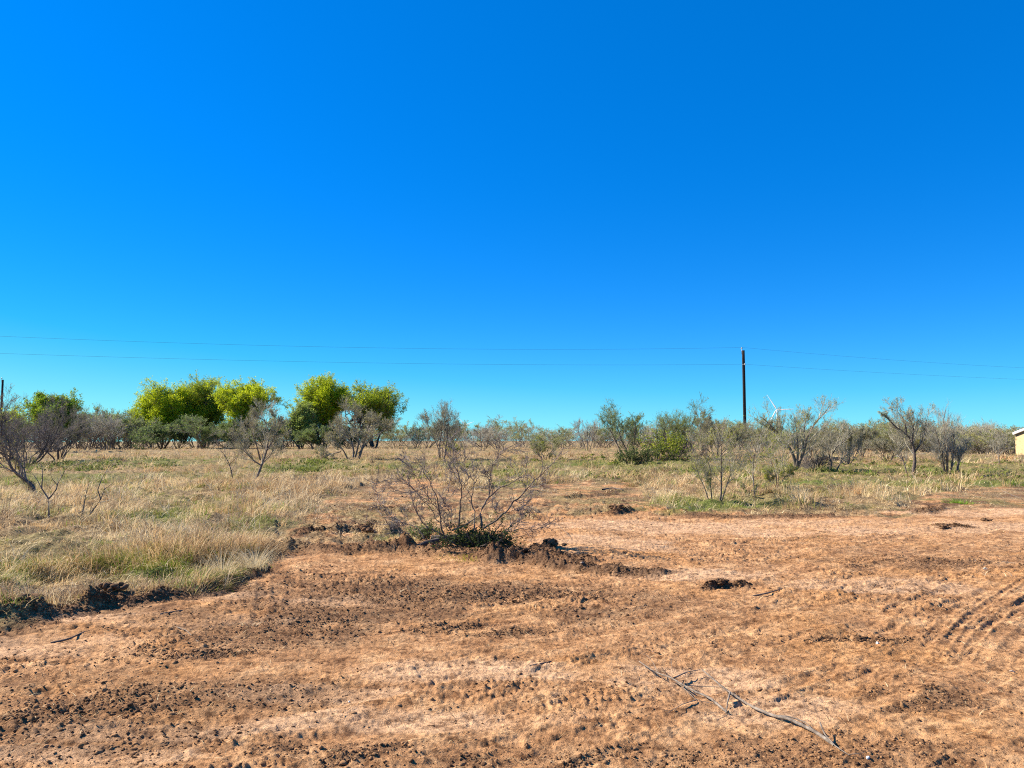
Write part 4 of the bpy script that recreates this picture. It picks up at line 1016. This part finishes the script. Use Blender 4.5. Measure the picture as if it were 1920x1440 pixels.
# ------------------------------------------------------------------ skyline thicket: shared prototypes, each shrub an object
protos = []
for k in range(12):
    kind = k % 4
    leafc = [None, [(.20, .24, .05), (.36, .38, .10)], [(.24, .24, .05), (.42, .38, .09)], [(.16, .22, .07), (.30, .36, .10)]][kind]
    mt = dict(trunk=M_bark, twig=[M_hazetwig, M_hazetwig, M_twig, M_twig][kind])
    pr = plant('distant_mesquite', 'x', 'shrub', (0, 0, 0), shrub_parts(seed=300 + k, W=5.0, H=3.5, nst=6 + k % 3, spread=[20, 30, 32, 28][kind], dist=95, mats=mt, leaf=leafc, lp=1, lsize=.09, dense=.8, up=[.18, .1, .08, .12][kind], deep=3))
    protos.append([pr, False, kind])
rng = np.random.default_rng(77)
MARKS = [(20, 'the leaning dark mesquite at the left edge'), (100, 'the green crowned tree at far left'), (165, 'the gap right of the far left trees'), (210, 'the cone shaped olive bush'), (250, 'the left end of the yellow green trees'), (305, 'the leftmost yellow green tree'),
         (378, 'the mid green tree of the left clump'), (462, 'the domed yellow green tree'), (530, 'the gap between the two tree clumps'), (606, 'the round bright yellow green tree'), (700, 'the duller green tree'), (765, 'the right end of the yellow green trees'), (829, 'the bare spire topped tree'), (873, 'the distant wind turbine'),
         (905, 'the thin bare tree beside the distant turbine'), (960, 'the open skyline at the centre'), (1016, 'the upright yellow green shrub'), (1060, 'the stooping broken mesquite'), (1102, 'the small bare skyline tree'), (1140, 'the left side of the spiky green shrub'), (1178, 'the spiky green shrub'), (1252, 'the dense yellow green bush'), (1300, 'the arching green shrub'), (1345, 'the clump left of the utility pole'),
         (1396, 'the utility pole'), (1425, 'the olive shrub beside the pole'), (1458, 'the nearer wind turbine'), (1520, 'the thicket right of the nearer turbine'), (1560, 'the low brown twigged mesquite'), (1590, 'the bushy brown green mesquite'), (1616, 'the umbrella shaped shrub'), (1665, 'the brown shrub by the dark trunked mesquite'), (1711, 'the dark trunked mesquite'),
         (1745, 'the gap right of the dark trunked mesquite'), (1777, 'the many stemmed mesquite'), (1815, 'the right side of the many stemmed mesquite'), (1840, 'the bare spikes before the house'), (1874, 'the faint sapling by the house'), (1903, 'the tan house')]
KINDN = ['bare grey', 'grey olive', 'brown olive', 'dark grey']
def zone_label(u, kind, H, d, dm):
    mu, ph = min(MARKS, key=lambda q: abs(q[0] - u))
    side = 'left of' if u < mu - 9 else 'right of' if u > mu + 9 else 'behind'
    return ('%s %s skyline shrub %s %s %s' % ('low' if H < 2.9 else 'tall' if H > 3.9 else 'middling', KINDN[kind], 'nearer' if d < dm else 'farther', side, ph), 'shrubs of the skyline thicket')
USED = set()
def skyline(n, u0, u1, d0, d1, vt, kinds, wid=(1., 1.5), jit=10):
    us_ = np.linspace(u0, u1, n) + rng.normal(0, (u1 - u0) / n * .35, n)
    for u in us_:
        d = rng.uniform(d0, d1); x, y, z = at_dist(u, d)
        v = np.interp(u, [q[0] for q in vt], [q[1] for q in vt]) + rng.normal(0, jit)
        H = max(CAMH + float(ray(u, v)[1]) * y - z, 1.0)
        cand = [p for p in protos if p[2] in kinds]; p = cand[rng.integers(0, len(cand))]
        if not p[1]: o = p[0]; p[1] = True
        else: o = copy_tree(p[0])
        w = rng.uniform(*wid)
        s_ = H / 3.5
        o.location = (x, y, z - .05); o.rotation_euler = (0, 0, rng.uniform(0, 6.28)); o.scale = (s_ * w * .85, s_ * w * .85, s_)
        lb, gp = zone_label(u, p[2], H, d, (d0 + d1) / 2)
        if lb in USED: lb = ' '.join([('broad' if w > (wid[0] + wid[1]) / 2 else 'narrow')] + lb.split(' ')[1:])
        USED.add(lb); tag(o, lb, 'shrub', gp)
tops = [(0, 772), (160, 770), (200, 766), (240, 778), (530, 780), (760, 796), (830, 795), (1000, 798), (1100, 802), (1250, 798), (1400, 803), (1560, 801), (1650, 802), (1750, 803), (1850, 804), (1960, 808)]
skyline(16, 150, 250, 88, 118, tops, (0, 3), (.8, 1.2))
skyline(14, 245, 550, 112, 130, [(0, 790)], (1, 3), (1.1, 1.6))
skyline(16, 520, 790, 106, 130, [(0, 797), (790, 797)], (0, 0, 1), (1, 1.5))
skyline(26, 770, 1140, 92, 140, tops, (0, 0, 1), (.9, 1.5), 8)
skyline(22, 1120, 1400, 85, 130, tops, (1, 2, 0, 0), (1., 1.6), 7)
skyline(26, 1400, 1650, 78, 120, tops, (1, 2, 0), (1., 1.5), 9)
skyline(36, 1630, 1850, 84, 125, tops, (1, 2, 0), (1.0, 1.6), 8)
skyline(5, 1850, 1890, 112, 125, [(0, 804)], (1, 2), (1.0, 1.4), 4)
skyline(10, 1885, 1980, 104, 125, [(0, 808)], (1, 2), (1.1, 1.5), 5)
skyline(7, 1830, 1850, 92, 96, [(0, 790)], (0,), (.5, .7), 4)
skyline(9, 0, 160, 95, 120, [(0, 785)], (3, 0), (1, 1.4), 8)
for p in protos:
    if not p[1]:
        for c in list(p[0].children): bpy.data.objects.remove(c)
        bpy.data.objects.remove(p[0])

# ------------------------------------------------------------------ utility poles and wires
M_pole = bark_mat('creosoted_pole_wood', (.014, .011, .011), (.040, .030, .026), 6)
M_wire, t, b = base_mat('weathered_wire', .5, .4); b.inputs['Base Color'].default_value = (.05, .05, .055, 1)
M_porc, t, b = base_mat('grey_porcelain', .3, .5); b.inputs['Base Color'].default_value = (.45, .45, .46, 1)
M_steel, t, b = base_mat('galvanised_steel', .45, .5); b.inputs['Base Color'].default_value = (.32, .33, .34, 1); b.inputs['Metallic'].default_value = .6
def tube_part(name, pts, rad, mat, parent, sides=14, n=None):
    pts = np.array(pts, float); rad = np.array(rad, float)
    V, q = polyline_tubes(pts[None], rad[None], sides); m = len(pts)
    caps = [np.arange(sides)[None, ::-1], (np.arange(sides) + (m - 1) * sides)[None]]
    return mesh_obj(name, V, [q] + caps, mat, parent, smooth_=False)
def pole(label, x, y, ztop, r=.16, wires=True):
    z = float(land(np.array([float(x)]), np.array([float(y)]))[0][0]); H = ztop - z
    root = empty('utility_pole', (x, y, z)); tag(root, label, 'utility pole')
    zs_ = np.linspace(-.3, H, 12)
    tube_part('shaft', [(0.004 * math.sin(k), 0, q) for k, q in enumerate(zs_)], np.linspace(r * 1.15, r * .95, 12), M_pole, root, 18)
    tube_part('top_pin', [(-.17, 0, H - .45), (-.19, 0, H - .1), (-.17, 0, H + .20)], [.025, .025, .02], M_steel, root, 8)
    k = tube_part('insulator', [(-.17, 0, H + .16), (-.17, 0, H + .20), (-.17, 0, H + .24), (-.17, 0, H + .27), (-.17, 0, H + .32), (-.17, 0, H + .36)], [.07, .10, .06, .09, .06, .03], M_porc, root, 12)
    tube_part('bolt_bracket', [(-.16, -.02, H - 1.60), (.0, -.20, H - 1.60), (.05, -.24, H - 1.60)], [.03, .03, .03], M_steel, root, 8)
    tube_part('insulator', [(.05, -.30, H - 1.70), (.05, -.30, H - 1.64), (.05, -.30, H - 1.58), (.05, -.30, H - 1.52)], [.05, .07, .07, .05], M_porc, root, 10)
    return root
PY = 84.0; PX = (1396 - 960) / F * PY; PZ = CAMH + float(ray(1396, 657)[1]) * PY
pole('tall dark wooden utility pole rising above the thicket right of centre', PX, PY, PZ)
dirx = Vector((1, .28, 0)).normalized(); SPAN = 114
pl_ = (PX - dirx.x * SPAN, PY - dirx.y * SPAN); pr_ = (PX + dirx.x * SPAN, PY + dirx.y * SPAN)
def wire(label, dz, sag, side, sides2=6):
    pts = []
    for (a_, b_, k) in (((pl_[0], pl_[1]), (PX, PY), 0), ((PX, PY), (pr_[0], pr_[1]), 1)):
        for i in range(0 if k == 0 else 1, 49):
            q = i / 48; pts.append((a_[0] * (1 - q) + b_[0] * q + side, a_[1] * (1 - q) + b_[1] * q - (.3 if dz < -.5 else 0), PZ + dz - sag * 4 * q * (1 - q)))
    o = tube_part('overhead_wire', pts, [.0070] * len(pts), M_wire, None, sides2); tag(o, label, 'power line', 'wires strung along the utility poles')
wire('upper thin power wire fixed to the very top of the utility pole', .34, 1.45, -.17)
wire('lower thin power wire running below the other one', -1.6, 1.0, .05)
x, y, z = at_dist(0.5, 118)
zt = CAMH + float(ray(1, 712)[1]) * y
p2 = pole('short dark utility pole cut by the left edge of the frame', x, y, zt, .15)

# ------------------------------------------------------------------ wind turbines
M_white, t, b = base_mat('white_turbine_paint', .4, .4)
t.links.new(ramp(t, nz(t, .3), [(.3, (.74, .75, .76)), (.7, (.82, .82, .82))]), b.inputs['Base Color'])
def turbine(label, u, vhub, dist, ang0, blade, th):
    a, _ = ray(u, 815.0); x = float(a) * dist; y = dist
    z = float(land(np.array([x]), np.array([float(y)]))[0][0]); hub = CAMH + float(ray(u, vhub)[1]) * dist - z
    root = empty('wind_turbine', (x, y, z)); tag(root, label, 'wind turbine'); root.rotation_euler = (0, 0, -math.radians(32))
    tube_part('tower', [(0, 0, q) for q in np.linspace(-1, hub - 1.6, 9)], np.linspace(2.6, 1.5, 9) * th, M_white, root, 20)
    tube_part('nacelle', [(0, q, hub) for q in (-4, -3.4, 0, 5, 6.5)], [1.2, 2.0, 2.2, 2.0, 1.2], M_white, root, 12)
    tube_part('hub', [(0, q, hub) for q in (-7.2, -6.6, -5.6, -4.05)], [.5, 1.5, 2.0, 2.0], M_white, root, 14)
    for k in range(3):
        an = math.radians(ang0 + 120 * k); d = np.array([math.sin(an), 0, math.cos(an)]); e = np.array([math.cos(an), 0, -math.sin(an)])
        st = [(1.6, 1.0, .9), (4, 1.2, .9), (9, 2.3, .6), (18, 2.0, .45), (32, 1.5, .3), (46, 1.0, .2), (56, .6, .12), (60, .15, .06)]
        V = []
        for (rr_, cw, tk) in st:
            for j in range(10):
                aa = j / 10 * 2 * math.pi
                c0 = np.array([0, -5.8, hub]) + d * rr_ * blade / 60
                V.append(c0 + e * (math.cos(aa) * cw * th * .85 + cw * .3) + np.array([0, 1, 0]) * math.sin(aa) * tk)
        ix = np.arange(80).reshape(8, 10); nx = np.roll(ix, -1, 1)
        q = np.stack([ix[:-1], nx[:-1], nx[1:], ix[1:]], -1).reshape(-1, 4)
        mesh_obj('blade', np.array(V), [q, np.arange(10)[None, ::-1], np.arange(70, 80)[None]], M_white, root, smooth_=True)
    return root
turbine('nearer white wind turbine rising behind the grey mesquite right of the pole', 1458, 768, 2545, -31, 60, 1.0)
turbine('more distant white wind turbine low on the skyline left of centre', 873, 797, 3600, -47, 58, 1.0)

# ------------------------------------------------------------------ tan house at the right edge
M_brick, t, b = base_mat('tan_brick', .85, .15)
tcn = t.nodes.new('ShaderNodeTexCoord'); mp = t.nodes.new('ShaderNodeMapping'); mp.inputs['Rotation'].default_value = (math.radians(90), 0, 0)
t.links.new(tcn.outputs['Object'], mp.inputs[0])
br = t.nodes.new('ShaderNodeTexBrick'); br.inputs['Scale'].default_value = 4.6; br.inputs['Color1'].default_value = (.56, .40, .21, 1); br.inputs['Color2'].default_value = (.44, .29, .14, 1); br.inputs['Mortar'].default_value = (.62, .55, .42, 1); br.inputs['Mortar Size'].default_value = .012
t.links.new(mp.outputs[0], br.inputs[0]); t.links.new(mix(t, .5, br.outputs[0], ramp(t, nz(t, .8), [(.35, (.9, .9, .9)), (.65, (1, 1, 1))]), 'MULTIPLY'), b.inputs['Base Color'])
M_trim, t, b = base_mat('white_fascia_paint', .5, .3); t.links.new(ramp(t, nz(t, 2), [(.3, (.70, .69, .66)), (.7, (.80, .79, .76))]), b.inputs['Base Color'])
M_roof, t, b = base_mat('brown_shingles', .9, .1); t.links.new(ramp(t, nz(t, 9, 6), [(.3, (.06, .045, .035)), (.7, (.16, .12, .09))]), b.inputs['Base Color'])
M_glass, t, b = base_mat('window_glass', .08, .6); t.links.new(ramp(t, nz(t, 1.5), [(.3, (.02, .025, .03)), (.7, (.05, .06, .07))]), b.inputs['Base Color'])
HY = 90.0; hx, hy, hz = at_dist(1903, HY)
hz = float(land(np.array([hx]), np.array([hy]))[0][0])
house = empty('brick_house', (hx, hy, hz)); tag(house, 'tan brick house with white gable trim cut off by the right edge', 'house')
house.rotation_euler = (0, 0, math.radians(-58))
eave = CAMH + float(ray(1903, 813)[1]) * HY - hz
Wd = 9.0; Ln = 14.0; Rg_ = eave + Wd / 2 * .42
def box(x0, x1, y0, y1, z0, z1):
    V = np.array([(x, y, z) for x in (x0, x1) for y in (y0, y1) for z in (z0, z1)], float)
    return V, np.array([(0, 1, 3, 2), (4, 6, 7, 5), (0, 4, 5, 1), (2, 3, 7, 6), (0, 2, 6, 4), (1, 5, 7, 3)])
# the gable stands in the local x-z plane at y = 0, the house runs back along +y
Vw_ = np.array([(0, 0, -.6), (Wd, 0, -.6), (Wd, 0, eave), (Wd / 2, 0, Rg_), (0, 0, eave), (0, Ln, -.6), (Wd, Ln, -.6), (Wd, Ln, eave), (Wd / 2, Ln, Rg_), (0, Ln, eave)], float)
mesh_obj('wall', Vw_, [np.array([(0, 1, 2, 4), (5, 9, 7, 6), (0, 4, 9, 5), (1, 6, 7, 2)]), np.array([(4, 2, 3), (9, 8, 7)])], M_brick, house)
ov = .16; th = .12; sl = .42
def slab(sgn):
    xe = -ov if sgn < 0 else Wd + ov; ze = eave - sl * ov
    V = []
    for y_ in (-ov, Ln + ov):
        V += [(xe, y_, ze + .02), (Wd / 2, y_, Rg_ + .02), (Wd / 2, y_, Rg_ + .02 + th), (xe, y_, ze + .02 + th)]
    return np.array(V, float), np.array([(0, 1, 2, 3), (7, 6, 5, 4), (0, 4, 5, 1), (1, 5, 6, 2), (2, 6, 7, 3), (3, 7, 4, 0)])
for sg in (-1, 1):
    V, q = slab(sg); mesh_obj('roof', V, [q], M_roof, house)
    xe = -ov if sg < 0 else Wd + ov; ze = eave - sl * ov
    V = np.array([(xe, -ov - .04, ze - .12), (Wd / 2, -ov - .04, Rg_ - .12), (Wd / 2, -ov - .04, Rg_ + .2), (xe, -ov - .04, ze + .2)] + [(xe, -ov - .003, ze - .12), (Wd / 2, -ov - .003, Rg_ - .12), (Wd / 2, -ov - .003, Rg_ + .2), (xe, -ov - .003, ze + .2)], float)
    mesh_obj('fascia', V, [q], M_trim, house)
for (wx, w_, wy) in ((3.6, 1.8, None), (None, 1.4, 3.5), (None, 1.4, 9.0)):
    if wx is not None: fr = box(wx, wx + w_, -.06, .02, .9, 2.1); gl = box(wx + .08, wx + w_ - .08, -.075, -.062, .98, 2.02)
    else: fr = box(-.06, .02, wy, wy + w_, .9, 2.1); gl = box(-.075, -.062, wy + .08, wy + w_ - .08, .98, 2.02)
    f_ = mesh_obj('window', fr[0], [fr[1]], M_trim, house); mesh_obj('pane', gl[0], [gl[1]], M_glass, f_)
